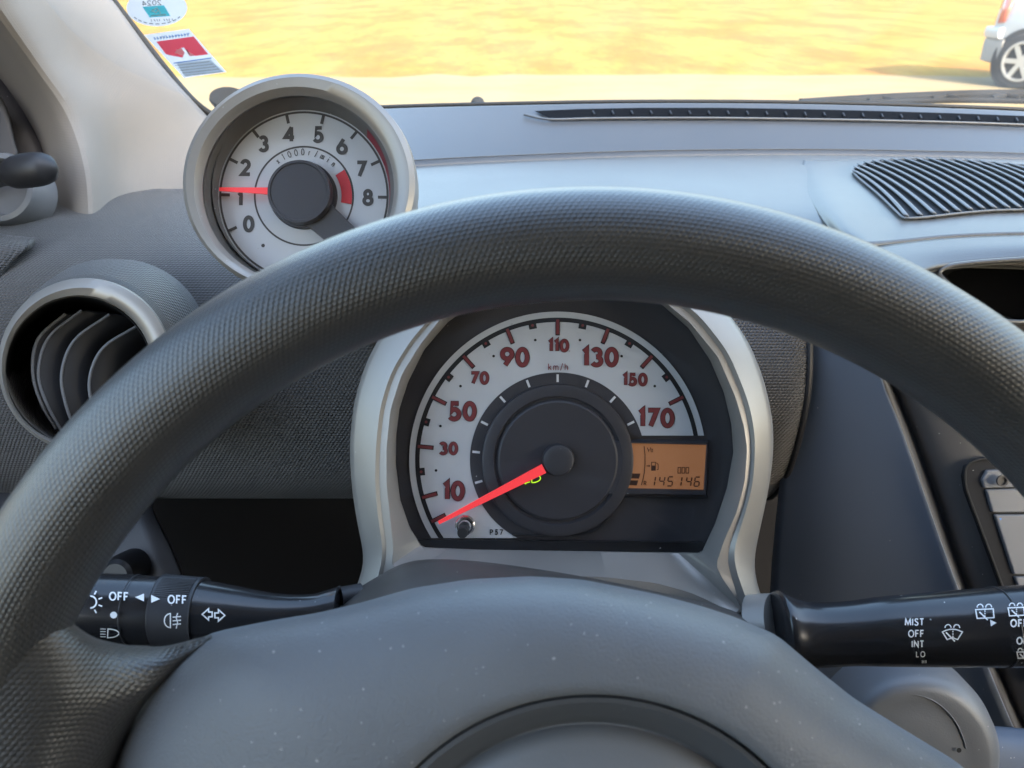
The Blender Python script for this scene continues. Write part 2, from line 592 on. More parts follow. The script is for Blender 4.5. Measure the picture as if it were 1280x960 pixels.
M['dash'] = mat('dash_woven_plastic', (.072, .068, .066), .42, sheen=.15, noise=.12, nscale=15, grid=(1 / .0023, 1 / .0018, .00060, .5), dust=0.014)
M['top'] = mat('dash_top_grained', (.072, .074, .077), .34, spec=.7, sheen=.17, noise=.14, nscale=14, bump=.00014, bscale=1100)
M['console'] = mat('console_smooth_blue_grey', (.135, .16, .205), .62, spec=.35, noise=.08, nscale=14, bump=.00006, bscale=1200, dust=0.017)
M['dusty'] = mat('console_dusty_plastic', (.078, .075, .076), .5, noise=.12, nscale=40, bump=.00006, bscale=1200, dust=0.077)
M['shroud'] = mat('column_shroud_plastic', (.062, .056, .051), .5, noise=.12, bump=.00008, bscale=1500, dust=0.056)
M['stalk'] = mat('stalk_black_plastic', (.016, .016, .018), .24, noise=.1, coat=.3, nscale=90, bump=.00002, bscale=1600, dust=0.049)
M['stalk_grip'] = mat('stalk_grip_plastic', (.03, .03, .034), .42, noise=.1, bump=.00003, bscale=1600, dust=0.049)
M['pillar'] = mat('pale_pillar_cloth_trim', (.25, .226, .203), .8, noise=.04, nscale=20, grid=(1 / .0020, 1 / .0020, .00005, .5), sheen=.1)
M['seal'] = mat('black_rubber_seal', (.012, .012, .012), .6)
M['door'] = mat('door_dark_plastic', (.040, .038, .045), .5, noise=.25, nscale=60, dust=0.035, bump=.00006, bscale=900)
M['tray'] = mat('tray_matt_black', (.006, .007, .009), .9, spec=.1)
M['grille'] = mat('grille_matt_plastic', (.20, .204, .21), .6, spec=.35)
M['grille_dark'] = mat('grille_dark_plastic', (.045, .045, .048), .8, spec=.2)
M['surround'] = mat('surround_matt_black', (.022, .022, .024), .75, spec=.2, dust=.1)
M['carpet'] = mat('dark_carpet', (.012, .012, .014), .95)
M['liner'] = mat('headliner_cloth', (.42, .41, .39), .9)
M['paint'] = mat('roof_paint', (.30, .31, .33), .35, metal=.5, coat=.4)
M['grey_lid'] = mat('rounded_cover_plastic', (.14, .145, .155), .42, noise=.1, bump=.00006, bscale=1300, dust=0.021)
M['button'] = mat('button_silver_grey', (.17, .175, .19), .55, metal=.1, noise=.05, bump=.00003, bscale=1500, dust=0.042)
M['glass'] = glass_mat('windscreen_clear_glass', .012, (.98, .99, .98))
def smear(m, w):
    """A thin uneven film of dust on the glass."""
    N, Lk = m.node_tree.nodes, m.node_tree.links
    out = N["Material Output"]
    src = out.inputs[0].links[0].from_socket
    tl = N.new("ShaderNodeBsdfTranslucent"); tl.inputs[0].default_value = (.8, .79, .77, 1)
    tc = N.new("ShaderNodeTexCoord")
    n = N.new("ShaderNodeTexNoise"); n.inputs["Scale"].default_value = 14; n.inputs["Detail"].default_value = 6; n.inputs["Distortion"].default_value = .6
    Lk.new(tc.outputs["Object"], n.inputs["Vector"])
    r = N.new("ShaderNodeMapRange"); r.inputs[1].default_value = .35; r.inputs[2].default_value = .75; r.inputs[3].default_value = w * .3; r.inputs[4].default_value = w
    Lk.new(n.outputs["Fac"], r.inputs[0])
    x = N.new("ShaderNodeMixShader")
    Lk.new(r.outputs[0], x.inputs[0]); Lk.new(src, x.inputs[1]); Lk.new(tl.outputs[0], x.inputs[2])
    Lk.new(x.outputs[0], out.inputs[0])
smear(M['glass'], .07)
M['lens'] = glass_mat('gauge_clear_lens', .022, (.97, .97, .98), .03)
M['wiper'] = mat('wiper_black_rubber', (.012, .012, .013), .85, spec=.15, noise=.2)
def translucent(m, w):
    N, Lk = m.node_tree.nodes, m.node_tree.links
    b = N["Principled BSDF"]
    t = N.new("ShaderNodeBsdfTranslucent")
    t.inputs[0].default_value = [min(1, c * 1.5) for c in b.inputs["Base Color"].default_value[:3]] + [1]
    x = N.new("ShaderNodeMixShader")
    x.inputs[0].default_value = w
    Lk.new(b.outputs[0], x.inputs[1]); Lk.new(t.outputs[0], x.inputs[2])
    Lk.new(x.outputs[0], N["Material Output"].inputs[0])
M['sticker'] = mat('sticker_white_paper', (.52, .51, .50), .6, noise=.03)
M['st_teal'] = mat('sticker_teal_print', (.10, .50, .56), .6)
M['st_red'] = mat('sticker_red_print', (.75, .09, .13), .6)
M['st_blue'] = mat('sticker_blue_print', (.10, .20, .42), .6)
M['st_ink'] = mat('sticker_grey_print', (.13, .13, .14), .6)
M['st_pale'] = mat('sticker_pale_blue_print', (.40, .46, .52), .6)
for k_ in ('sticker', 'st_teal', 'st_red', 'st_blue', 'st_pale'):
    translucent(M[k_], .55)
M['grass'] = ground_mat('dry_yellow_grass', (.215, .152, .036), (.195, .102, .024), (.14, .074, .026), .7, .24, .03)
M['gravel'] = ground_mat('pale_gravel', (.178, .138, .078), (.165, .122, .064), (.19, .15, .09), .3, .5, .01)
M['carpaint'] = mat('white_car_paint', (.36, .37, .38), .35, coat=.3, noise=.03)
M['tyre'] = mat('tyre_rubber', (.03, .03, .032), .8)
M['alloy'] = mat('alloy_wheel', (.42, .42, .42), .3, metal=.5)
M['car_window'] = mat('car_window_tinted', (.02, .03, .04), .06, spec=.8)
M['car_trim'] = mat('car_grey_bumper_trim', (.22, .21, .20), .6)
M['lamp_red'] = mat('tail_lamp_red', (.45, .13, .09), .2, coat=.5)

# ================================================================== SETTING OUTSIDE
def sheet(name, x0, x1, y0, y1, z, m, nx=1, ny=1, wob=0.0, kind='structure'):
    rnd = random.Random(4)
    v, f = [], []
    for j in range(ny + 1):
        for i in range(nx + 1):
            y = y0 + (y1 - y0) * j / ny
            if wob and j in (0, ny):
                y += rnd.uniform(-wob, wob)
            v.append(Vector((x0 + (x1 - x0) * i / nx, y, z)))
    for j in range(ny):
        for i in range(nx):
            a = j * (nx + 1) + i
            f.append((a, a + 1, a + nx + 2, a + nx + 1))
    return tag(mesh_obj(name, v, f, m, smooth=False), kind=kind)

sheet('ground', -600, 600, -300, 1500, 0, M['grass'], 8, 8)
sheet('gravel_path', -60, 60, -12, 10.6, .004, M['gravel'], 240, 1, .22)

# parked car --------------------------------------------------------
def build_parked_car():
    yaw = math.radians(-57)
    ax = Vector((math.cos(yaw), math.sin(yaw), 0))          # rear -> front
    ay = Vector((-math.sin(yaw), math.cos(yaw), 0))         # far side
    wheel_c = CAM + (PZ(1267, 111, -1.15) - CAM)
    org = Vector((wheel_c.x, wheel_c.y, 0)) - ax * .50       # rear end, near side
    def W(x, y, z): return org + ax * x + ay * y + Vector((0, 0, z))
    root = thing('parked_car', 'white hatchback parked outside on the pale path, seen through the windscreen', 'car', org)
    # cross-sections (x, z_low, z_high) with rounded plan
    def sec(x, zl, zh, inset, n=7):
        pts = []
        y0, y1 = inset, 1.62 - inset
        zm = (zl + zh) / 2
        for (yy, zz) in ((y0 + .04, zl), (y0 - .0, zl + .12), (y0 - .03, zm), (y0, zh - .14), (y0 + .08, zh - .02),
                         (.81, zh), (y1 - .08, zh - .02), (y1, zh - .14), (y1 + .03, zm), (y1, zl + .12), (y1 - .04, zl)):
            pts.append(W(x, yy, zz))
        return pts
    S = [(0.0, .34, .86, .22), (.06, .28, .93, .10), (.22, .24, .98, .03), (.60, .24, 1.0, .0), (1.4, .22, 1.0, 0), (2.3, .22, .98, 0), (2.9, .24, .95, .01), (3.4, .26, .86, .05), (3.62, .30, .72, .12), (3.7, .36, .6, .25)]
    v, f = rings([sec(*s) for s in S], True, True, True)
    mesh_obj('body', v, f, M['carpaint'], root, sharp=40)
    C = [(.16, .95, .20, .97), (.30, .97, .14, 1.30), (.62, .98, .12, 1.45), (1.4, .98, .10, 1.49), (2.0, .97, .12, 1.42), (2.75, .95, .12, 1.0)]
    lo = []
    for x, zl, ins, zt in C:
        y0, y1 = ins - .06, 1.62 - ins + .06
        t = .16
        lo.append([W(x, y0, zl - .05), W(x, y0 + .02, zl + .0), W(x, y0 + t, max(zt - .05, zl + .01)), W(x, y0 + t + .08, zt), W(x, y1 - t - .08, zt), W(x, y1 - t, max(zt - .05, zl + .01)), W(x, y1 - .02, zl), W(x, y1, zl - .05)])
    v, f = rings(lo, True, True, True)
    mesh_obj('roof', v, f, M['carpaint'], root, sharp=40)
    # side windows, set proud of the cabin side
    for (xa, xb, za, zb) in ((.48, 1.28, 1.02, 1.36), (1.36, 2.2, 1.02, 1.36)):
        def sidept(x, z):
            t = (z - .97) / .45
            return W(x, .045 + .16 * t - .018, z)
        g = MB().poly([sidept(xa + .1, za), sidept(xb, za), sidept(xb - .05 if xb < 2 else xb - .35, zb), sidept(xa + .22, zb)])
        g.obj('window', M['car_window'], root, solid=.006, smooth=False)
    # rear bumper
    b = []
    for x, ins in ((-.06, .34), (-.05, .16), (.06, .05), (.26, -.035)):
        b.append([W(x, ins, .50), W(x, ins - .015, .44), W(x, ins, .26), W(x + .03, ins + .06, .24), W(x + .03, ins + .06, .5)])
    v, f = rings(b, True, True, True)
    mesh_obj('bumper', v, f, M['car_trim'], root)
    b = []
    for x, ins in ((-.075, .34), (-.065, .15), (.05, .035), (.2, -.045)):
        b.append([W(x, ins, .62), W(x - .01, ins - .012, .57), W(x, ins, .51), W(x + .03, ins + .06, .51), W(x + .03, ins + .06, .62)])
    v, f = rings(b, True, True, True)
    mesh_obj('bumper', v, f, M['carpaint'], root)
    # tail lamp on the corner
    b = MB()
    b.band([W(.02, .18, .66), W(.12, .055, .66), W(.20, .012, .68)], [W(.05, .18, .90), W(.14, .058, .92), W(.24, .008, .93)])
    b.obj('tail_lamp', M['lamp_red'], root, solid=.02, offset=1)
    for wx in (.52, 2.98):
        for side in (0, 1):
            c = W(wx, -.02 if side == 0 else 1.64, .29)
            o = -ay if side == 0 else ay
            zz = Vector((0, 0, 1))
            def disc(r, h, n=40): return [c + o * h + ax * (r * math.cos(2 * math.pi * k / n)) + zz * (r * math.sin(2 * math.pi * k / n)) for k in range(n)]
            if side == 0:   # dark wheel arch
                v, f = rings([disc(.345, -.02), disc(.345, .004), disc(.335, .006)], True, True, True)
                mesh_obj('wheel_arch', v, f, M['tyre'], root)
            v, f = rings([disc(.285, -.16), disc(.29, .0), disc(.275, .03), disc(.20, .035), disc(.195, .0)], True, True, False)
            ty = mesh_obj('tyre', v, f, M['tyre'], root)
            m = MB()
            v, f = rings([disc(.21, .036), disc(.205, .045), disc(.185, .045), disc(.18, .01)], True)
            m.add(v, f)
            m.poly(disc(.055, .04))
            for k in range(6):
                a = 2 * math.pi * k / 6
                d, e = ax * math.cos(a) + zz * math.sin(a), -ax * math.sin(a) + zz * math.cos(a)
                m.box(c + o * .03 + d * .115, .15, .05, .018, d, e, o)
            m.obj('rim', M['alloy'], ty)
    # door seam and sill
    m = MB()
    for x in (1.32, 2.28):
        m.box(W(x, -.034, .62), .012, .006, .62, ax, ay, Vector((0, 0, 1)))
    m.box(W(1.85, -.036, .30), 1.7, .012, .07, ax, ay, Vector((0, 0, 1)))
    m.obj('door_seam', M['car_trim'], root)
    return root
build_parked_car()

# ================================================================== CAR SHELL
shell = thing('car_body', 'car body with a pale cloth windscreen pillar and black rubber seal along the glass', 'car body', CAM + Vector((0, 0, -1.15)))
seal_px = [(-152, -545, .412), (-2, -262, .502), (92, -60, .60), (116, -30, .615), (140, 0, .63), (170, 39, .645), (200, 78, .66), (228, 112, .675), (250, 134, .685), (272, 147, .69), (300, 152, .69)]
prow = []
for (lx, ly, ld), (mx, my, md), (nx_, ny_, nd), (rx, ry, rd) in (
    ((-560, -560, .36), (-420, -555, .33), (-290, -550, .36), (-150, -545, .41)),
    ((-330, -280, .43), (-220, -275, .39), (-120, -270, .44), (0, -262, .50)),
    ((-170, -70, .50), (-60, -65, .43), (20, -62, .52), (92, -60, .598)),
    ((-90, 10, .55), (-10, 10, .465), (70, 0, .55), (141, 1, .626)),
    ((-26, 80, .575), (42, 82, .505), (110, 78, .58), (200, 80, .656)),
    ((20, 160, .585), (84, 145, .53), (150, 135, .60), (254, 140, .682)),
    ((42, 222, .59), (106, 214, .53), (160, 205, .605), (290, 178, .68)),
    ((55, 296, .59), (112, 296, .53), (170, 286, .60), (330, 250, .66))):
    prow.append([P(lx, ly, ld), P(mx, my, md), P(nx_, ny_, nd), P(rx, ry, rd)])
loft_obj('pillar_trim', prow, M['pillar'], shell, 10, 8, solid=.004)
v, f = tube(spline([P(*q) for q in seal_px], 6), .0034, 12)
mesh_obj('seal', v, f, M['seal'], shell)
v, f = tube(spline([P(x, y, .725) for x, y in ((285, 150.5), (335, 145.5), (385, 139.5), (480, 134.3), (600, 130.8), (800, 127.4), (1000, 128.4), (1180, 133.2), (1320, 139.2), (1500, 148), (1800, 166))], 5), .0022, 8)
mesh_obj('seal', v, f, M['seal'], shell)
# roof, far pillar, sides, floor and bulkhead: the shell that shades the cabin
zc = 1.15
m = []
for y, zz in ((.19, .355), (.05, .38), (-.4, .41), (-1.2, .39), (-1.8, .30)):
    m.append([Vector((x, y + (-.10 if abs(x - .35) > .6 else 0) * (1 if y > 0 else 0), zc + zz - (.0 if abs(x - .35) < .4 else .03) - (.08 if abs(x - .35) > .66 else 0))) for x in (-.38, -.25, .0, .35, .7, .95, 1.08)])
loft_obj('roof', list(reversed(m)), None, shell, 4, 4, mats=[M['liner']], solid=.02, offset=0)
v, f = tube([Vector((1.02, .62, zc - .12)), Vector((1.0, .42, zc + .08)), Vector((.98, .12, zc + .34))], [.04, .045, .05], 10)
mesh_obj('pillar_trim', v, f, M['pillar'], shell)
m = MB()
for x in (-.50, 1.16):
    m.box(Vector((x, -.55, zc - .52)), .04, 2.3, .62, Vector((1, 0, 0)), Vector((0, 1, 0)))
m.box(Vector((.33, -.45, zc - .84)), 1.70, 2.5, .03, Vector((1, 0, 0)), Vector((0, 1, 0)))
m.box(Vector((.33, .68, zc - .50)), 1.70, .03, .64, Vector((1, 0, 0)), Vector((0, 1, 0)))
for x in (-.47, 1.13):
    m.box(Vector((x, -1.27, zc + .10)), .04, 1.02, .62, Vector((1, 0, 0)), Vector((0, 1, 0)))  # unseen rear sides, closed up to darken the cabin
m.box(Vector((.33, -1.72, zc - .18)), 1.70, .04, 1.30, Vector((1, 0, 0)), Vector((0, 1, 0)))  # unseen windowless rear wall, shut to keep light out
for x in (0.0, .68):                                            # unseen front seat blocks, added to dim light from the rear
    m.box(Vector((x, -.50, zc - .42)), .50, .14, .86, Vector((1, 0, 0)), Vector((0, .97, -.2)).normalized())
    m.box(Vector((x, -.30, zc - .70)), .50, .50, .16, Vector((1, 0, 0)), Vector((0, 1, 0)))
m.box(Vector((-.46, .46, zc + .06)), .03, .30, .58, Vector((1, 0, 0)), Vector((0, 1, 0)))  # unseen block outside the left pillar, added to stop window light
m.obj('shell_and_light_blocks', M['carpet'], shell, smooth=False)  # floor, sides and bulkhead joined with the added light blocks

# windscreen -------------------------------------------------------
wrow = []
for t in (1.0, .75, .5, .25, 0.0):
    r = []
    for x, yb, zb, yt in ((-.40, .60, -.085, .06), (-.33, .70, -.108, .12), (-.15, .80, -.12, .18), (.15, .862, -.124, .21), (.50, .875, -.124, .22), (.85, .80, -.12, .18), (1.05, .62, -.10, .08)):
        y = yb + (yt - yb) * t
        z = zb + (.36 - zb) * t + .02 * math.sin(math.pi * t)
        xx = x * (1 - .10 * t) + (.035 * t)
        r.append(Vector((xx, y, zc + z)))
    wrow.append(r)
wv, wf, wu = loft(wrow, 6, 6)
wf = [tuple(reversed(q)) for q in wf]
ws = mesh_obj('windscreen', wv, wf, M['glass'], loc=wv[len(wv) // 2])
tag(ws, 'clear sloping windscreen above the dashboard, with two stickers in its corner', 'windscreen')
bvh = BVHTree.FromPolygons([tuple(p) for p in wv], wf)
def onglass(px, py, h=.0012):
    d = (P(px, py, 1.0) - CAM).normalized()
    hit = bvh.ray_cast(CAM, d)
    p = hit[0] if hit[0] is not None else P(px, py, .75)
    return p - d * h

def build_sticker(kind):
    def G(px, py, h=0.0): return onglass(px, py, .0012 + h)
    if kind == 'oval':
        root_p = G(196, 5)
        base = [G(196 + 38 * math.cos(a) , 10 - 23 * math.sin(a)) for a in [2 * math.pi * k / 48 for k in range(48)]]
        o = MB().poly(base).obj('sticker', M['sticker'], None, smooth=False, loc=root_p)
        tag(o, 'oval white 2024 sticker with a teal square at the top of the windscreen corner', 'sticker')
        MB().poly([G(178, 8.5, .0003), G(205, 6.5, .0003), G(213, 20, .0003), G(187, 22, .0003)]).obj('printed_square', M['st_teal'], o, smooth=False)
        t = MB()
        text(t, '2024', 189.5, 3.6, 6.6, .9, G, 0, .0005, rot=3, mirror=True, xs=1.35, gap=2.0)
        for k in range(9):                                     # curved line of tiny print along the lower rim
            a = math.radians(215 + k * 13)
            stroke(t, [(196 + 34.5 * math.cos(a), 10 - 20 * math.sin(a)), (196 + 34.5 * math.cos(a + .15), 10 - 20 * math.sin(a + .15))], 1.1, G, 0, .0005)
        for k in range(8):
            x = 189 + k * 3.4 + (2 if k > 3 else 0)
            stroke(t, [(x, 24.2 - k * .15), (x + (1.6 if k % 3 else .3), 27 - k * .15)], .8, G, 0, .0005)
        t.obj('lettering', M['st_ink'], o, smooth=False)
        w = MB()
        stroke(w, [(197, 9.6), (190, 13.2), (195, 16), (198, 12.5), (196.6, 10), (201, 17)], 1.5, G, 0, .0006)
        w.obj('printed_mark', M['sticker'], o, smooth=False)
        w = MB()
        stroke(w, [(188.5, 20), (208, 18.2)], 1.7, G, 0, .0006)
        w.obj('printed_caption', M['sticker'], o, smooth=False)
    else:
        root_p = G(232, 68)
        o = MB().poly([G(180, 43.5), G(236, 36), G(283, 90), G(230, 97.5)]).obj('sticker', M['sticker'], None, smooth=False, loc=root_p)
        tag(o, 'slanted white sticker with a large red block on the windscreen, below the oval one', 'sticker')
        MB().poly([G(195.5, 52, .0003), G(242, 45.5, .0003), G(260.5, 68, .0003), G(243.5, 70, .0003), G(237, 70.2, .0003), G(230, 59.5, .0003), G(226.5, 60, .0003), G(231, 66, .0003), G(228, 72, .0003), G(214, 69.5, .0003), G(207, 67.5, .0003)]).obj('printed_block', M['st_red'], o, smooth=False)
        MB().poly([G(221, 79.5, .0003), G(263, 74.5, .0003), G(280, 90, .0003), G(231, 95.5, .0003)]).obj('printed_panel', M['st_pale'], o, smooth=False)
        t = MB()
        rnd = random.Random(2)
        for k in range(12):                                     # headline too blurred to read in the photo
            x = 192.5 + k * 3.75; y = 47.8 - k * .47
            stroke(t, [(x, y - 1.4), (x + 1.1, y + 1.5), (x + 2.5, y - 1.2 + rnd.uniform(-.8, 1.8))], 1.2, G, 0, .0005)
        t.obj('lettering', M['st_blue'], o, smooth=False)
        t = MB()
        stroke(t, [(217, 79), (264, 72.6)], 1.5, G, 0, .0005)
        t.obj('printed_line', M['st_blue'], o, smooth=False)
        g = MB()
        for k in range(5):
            stroke(g, [(219 + k * 3.0, 82 + k * 3.1), (262 + k * 4, 77 + k * 3.1)], .55, G, 0, .0005)
        stroke(g, [(233, 62), (237, 68)], 1.2, G, 0, .0005)
        g.obj('fine_print', M['st_ink'], o, smooth=False)
build_sticker('oval')
build_sticker('slanted')

# wiper outside the glass -----------------------------------------
wr = thing('windscreen_wiper', 'black wiper arm and blade lying along the foot of the windscreen', 'wiper', P(1200, 126, 1.0))
v, f = tube(spline([P(1000, 129.5, .96), P(1070, 125, .97), P(1150, 121, .98), P(1260, 118, .99), P(1420, 122, 1.0), P(1600, 132, 1.0)], 5), [.0062] * 26, 10)
mesh_obj('arm', v, f, M['wiper'], wr)
v, f = tube(spline([P(1040, 131.0, .94), P(1120, 127.0, .945), P(1220, 125.5, .95), P(1320, 128, .95), P(1500, 136, .95)], 5), .0032, 8)
mesh_obj('blade', v, f, M['wiper'], wr)
for px, py in ((1085, 126), (1165, 123.4), (1240, 122.5)):
    v, f = tube([P(px, py, .96), P(px + 16, py - 3.2, .972), P(px + 34, py + .5, .962)], [.003, .0042, .003], 8)
    mesh_obj('bracket', v, f, M['wiper'], wr)
noz = Plane(.93)
v, f = lathe(noz, 597, 129, [(9, -.01), (8.5, .0), (6.5, .004), (3, .006)], 24)
o = mesh_obj('washer_nozzle', [p + Vector((0, 0, .0)) for p in v], f, M['wiper'], loc=noz(597, 129))
tag(o, 'small dark washer nozzle just beyond the middle of the windscreen foot', 'nozzle')
stop = Plane(.86)
v, f = lathe(stop, 284, 121, [(26, -.02), (25, -.005), (22, .001), (12, .003)], 40)
v = [p + UP * ((p - stop(284, 121)).dot(UP) * -.45) for p in v]
o = mesh_obj('rubber_buffer', v, f, M['wiper'], loc=stop(284, 121))
tag(o, 'dark rounded rubber buffer peeping out behind the rev counter at the windscreen corner', 'buffer')

# ================================================================== DASHBOARD
dash = thing('dashboard', 'grey dashboard with a smooth top pad and a dark woven-textured lower roll', 'dashboard', Vector((0, .45, zc - .25)))
# textured roll
prof = [(.62, -.152), (.54, -.146), (.485, -.147), (.442, -.158), (.410, -.185), (.395, -.220), (.397, -.262), (.409, -.296), (.437, -.321), (.50, -.336)]
xs = [-.52, -.40, -.30, -.20, -.10, .0, .08, .172]
rows = [[Vector((x, y + (-.02 if x < -.45 else 0), zc + z)) for x in xs] for y, z in prof]
loft_obj('textured_roll', rows, M['dash'], dash, 8, 8, solid=.004)
# rolled end edge of the textured roll
v, f = tube(spline([Vector((.1735, y + .001, zc + z)) for y, z in prof[2:]], 6), .0022, 10)
mesh_obj('roll_edge', v, f, M['satin_black'], dash)
# smooth top pad: front zone (bluish, tilted up to the sky) and rear zone (towards the glass)
PX = (300, 335, 385, 480, 600, 800, 1000, 1180, 1320, 1500, 1800)
ptop = []
ptop.append([P(x, y, .70) for x, y in zip(PX, (150, 147, 141, 136, 132.5, 129, 130, 135, 141, 150, 168))])
top_ = [P(x, y, .68) for x, y in zip(PX, (150, 147, 141, 136, 132.5, 129, 130, 135, 141, 150, 168))]
ptop[0] = top_
QX = (400, 415, 440, 480, 600, 800, 1000, 1180, 1320, 1500, 1800)
crease = [PZ(x, y, -.1315) for x, y in zip(QX, (216, 215, 213, 209, 202, 194.5, 192.5, 195, 199, 206, 224))]
for t in (.08, .5, .96):
    ptop.append([a.lerp(b, t) for a, b in zip(top_, crease)])
ptop.append(crease)
fr1 = [PZ(x, y, -.1320) for x, y in zip((405, 420, 445, 485, 600, 800, 1000, 1180, 1320, 1500, 1800), (240, 240, 239, 238, 232, 226, 224, 226, 230, 238, 260))]
ptop.append([a.lerp(b, .06) for a, b in zip(crease, fr1)])
ptop.append(fr1)
PX = (405, 420, 445, 485, 600, 800, 1000, 1180, 1320, 1500, 1800)
ptop.append([PZ(x, y, -.136) for x, y in zip(PX, (284, 284, 284, 284, 282, 278, 276, 276, 280, 290, 312))])
ptop.append([PZ(x, y, -.150) for x, y in zip(PX, (330, 330, 332, 332, 332, 330, 328, 328, 332, 342, 364))])
loft_obj('top_pad', ptop, M['top'], dash, 6, 5, solid=.004)
# defroster slot: dark slit with a pale lip
sl_top = [(668, 141), (720, 138.6), (800, 137), (900, 137), (1000, 138.5), (1100, 141), (1200, 144), (1300, 148), (1420, 153)]
sl_bot = [(690, 151.5), (740, 150.6), (800, 150), (900, 150), (1000, 151.2), (1100, 153), (1200, 155.5), (1300, 159), (1420, 164)]
def ds(px, py, h=0.0):
    hit = DB.ray_cast(CAM, (P(px, py, 1) - CAM).normalized())
    return hit[0] + Vector((0, 0, .0015 + h)) if hit[0] is not None else PZ(px, py, -.125)
rv, rf, _ = loft(ptop, 6, 5)
DB = BVHTree.FromPolygons([tuple(p) for p in rv], rf)
m = MB()
m.band([ds(x, y, .0) for x, y in sl_top], [ds(x, y, .0) for x, y in sl_bot])
slot = m.obj('defroster_slot', M['tray'], dash, smooth=False)
v, f = tube(spline([ds(x, y, .001) for x, y in [(655, 147)] + [(x - 4, y + 1.5) for x, y in sl_bot]], 4), .0010, 8)
mesh_obj('lip', v, f, M['top'], slot)
m = MB()
for k in range(26):
    x = 740 + k * 24
    y = 0.5 * (150 + (max(0, x - 850) / 570) ** 1.6 * 14) + .5 * (138 + (max(0, x - 900) / 520) ** 1.4 * 15)
    a, b = ds(x, y - 3.5, .001), ds(x + 4, y + 5, .001)
    m.box((a + b) / 2, .0012, (a - b).length * .5, .0014, Vector((1, 0, 0)), (a - b).normalized())
m.obj('slat', M['satin_black'], slot)
# raised centre pod with the fan-shaped speaker grille
pod = []
pod.append([PZ(px, py, -.1305) for px, py in ((1005, 199), (1035, 200), (1080, 199), (1180, 200), (1320, 204), (1500, 212), (1750, 232))])
pod.append([PZ(1002, 215, -.1325)] + [PZ(px, py, -.1300) for px, py in ((1028, 213), (1080, 207), (1180, 207), (1320, 211), (1500, 220), (1750, 240))])
pod.append([PZ(1010, 245, -.1333)] + [PZ(px, py, -.1300) for px, py in ((1037, 243), (1090, 240), (1180, 240), (1320, 243), (1500, 250), (1750, 270))])
pod.append([PZ(1035, 285, -.1362)] + [PZ(px, py, -.1308) for px, py in ((1056, 282), (1110, 283), (1190, 277), (1320, 275), (1500, 282), (1750, 300))])
pod.append([PZ(1060, 312, -.1405)] + [PZ(px, py, -.1318) for px, py in ((1080, 306), (1125, 301), (1200, 294), (1320, 291), (1500, 296), (1750, 316))])
loft_obj('centre_pod', pod, M['top'], dash, 8, 7, solid=.004)
pv, pf, _ = loft(pod, 8, 7)
PB = BVHTree.FromPolygons([tuple(p) for p in pv], pf)
def onpod(px, py, h=0.0):
    hit = PB.ray_cast(CAM, (P(px, py, 1) - CAM).normalized())
    p = hit[0] if hit[0] is not None else PZ(px, py, -.121)
    return p + Vector((0, -.2, 1)).normalized() * h
def gz(x, y): return (960 + x / 3.556, 150 + y / 3.556)          # grille drawing coordinates -> photo px
gout = [gz(*q) for q in [(378, 240), (384, 224), (420, 206), (500, 190), (600, 183), (760, 183), (920, 192), (1060, 204), (1200, 219), (1400, 250), (1600, 300), (1600, 380), (1400, 398), (1200, 408), (1000, 413), (840, 427), (720, 441), (620, 448), (590, 440), (560, 412), (480, 335), (400, 268)]]
def inside(p, poly):
    x, y = p; c = False
    for i in range(len(poly)):
        x0, y0 = poly[i]; x1, y1 = poly[i - 1]
        if (y0 > y) != (y1 > y) and x < (x1 - x0) * (y - y0) / (y1 - y0) + x0:
            c = not c
    return c
grille = MB().poly([onpod(x, y, .0009) for x, y in gout]).obj('grille_panel', M['grille_dark'], dash, smooth=False)
ends = [(610, 447), (672, 443), (732, 436), (790, 428), (842, 424), (895, 417), (950, 413), (1002, 411), (1060, 409), (1112, 408)] + [(1112 + 56 * k, 408 - 2.2 * k) for k in range(1, 10)]
starts = [(380, 244), (384, 226), (400, 214), (430, 204), (466, 197), (506, 192), (550, 189), (600, 186), (652, 185), (706, 185), (762, 186), (820, 189), (880, 193), (940, 198), (1000, 204), (1064, 209), (1130, 216), (1196, 224), (1264, 233)]
for s, e in zip(starts, ends):
    c = (s[0] + .52 * (e[0] - s[0]), s[1] + .30 * (e[1] - s[1]))
    q = []
    for i in range(33):
        t = i / 32
        x = (1 - t) ** 2 * s[0] + 2 * t * (1 - t) * c[0] + t * t * e[0]
        y = (1 - t) ** 2 * s[1] + 2 * t * (1 - t) * c[1] + t * t * e[1]
        p = gz(x, y)
        if inside(p, gout) or i in (0, 32):
            q.append(p)
    a, b, lo = [], [], []
    for i, p in enumerate(q):
        p2 = q[min(i + 1, len(q) - 1)]; p1 = q[max(i - 1, 0)]
        w0 = onpod(*p)
        tdir = (onpod(*p2) - onpod(*p1)).normalized()
        sdv = tdir.cross(Vector((0, -.2, 1)).normalized())
        a.append(w0 + sdv * .0017 + Vector((0, 0, .0034)))
        b.append(w0 - sdv * .0012 + Vector((0, 0, .0030)))
        lo.append(w0 - sdv * .0016 + Vector((0, 0, .0008)))
    sv, sf = rings([a, b, lo], False)
    mesh_obj('slat', sv, sf, M['grille'], grille, solid=.0006, offset=0)
v, f = tube(spline([onpod(x, y, .0018) for x, y in gout], 3, True) + [onpod(*gout[0], .0018)], .0007, 6, False)
mesh_obj('grille_edge', v, f, M['grille'], grille)
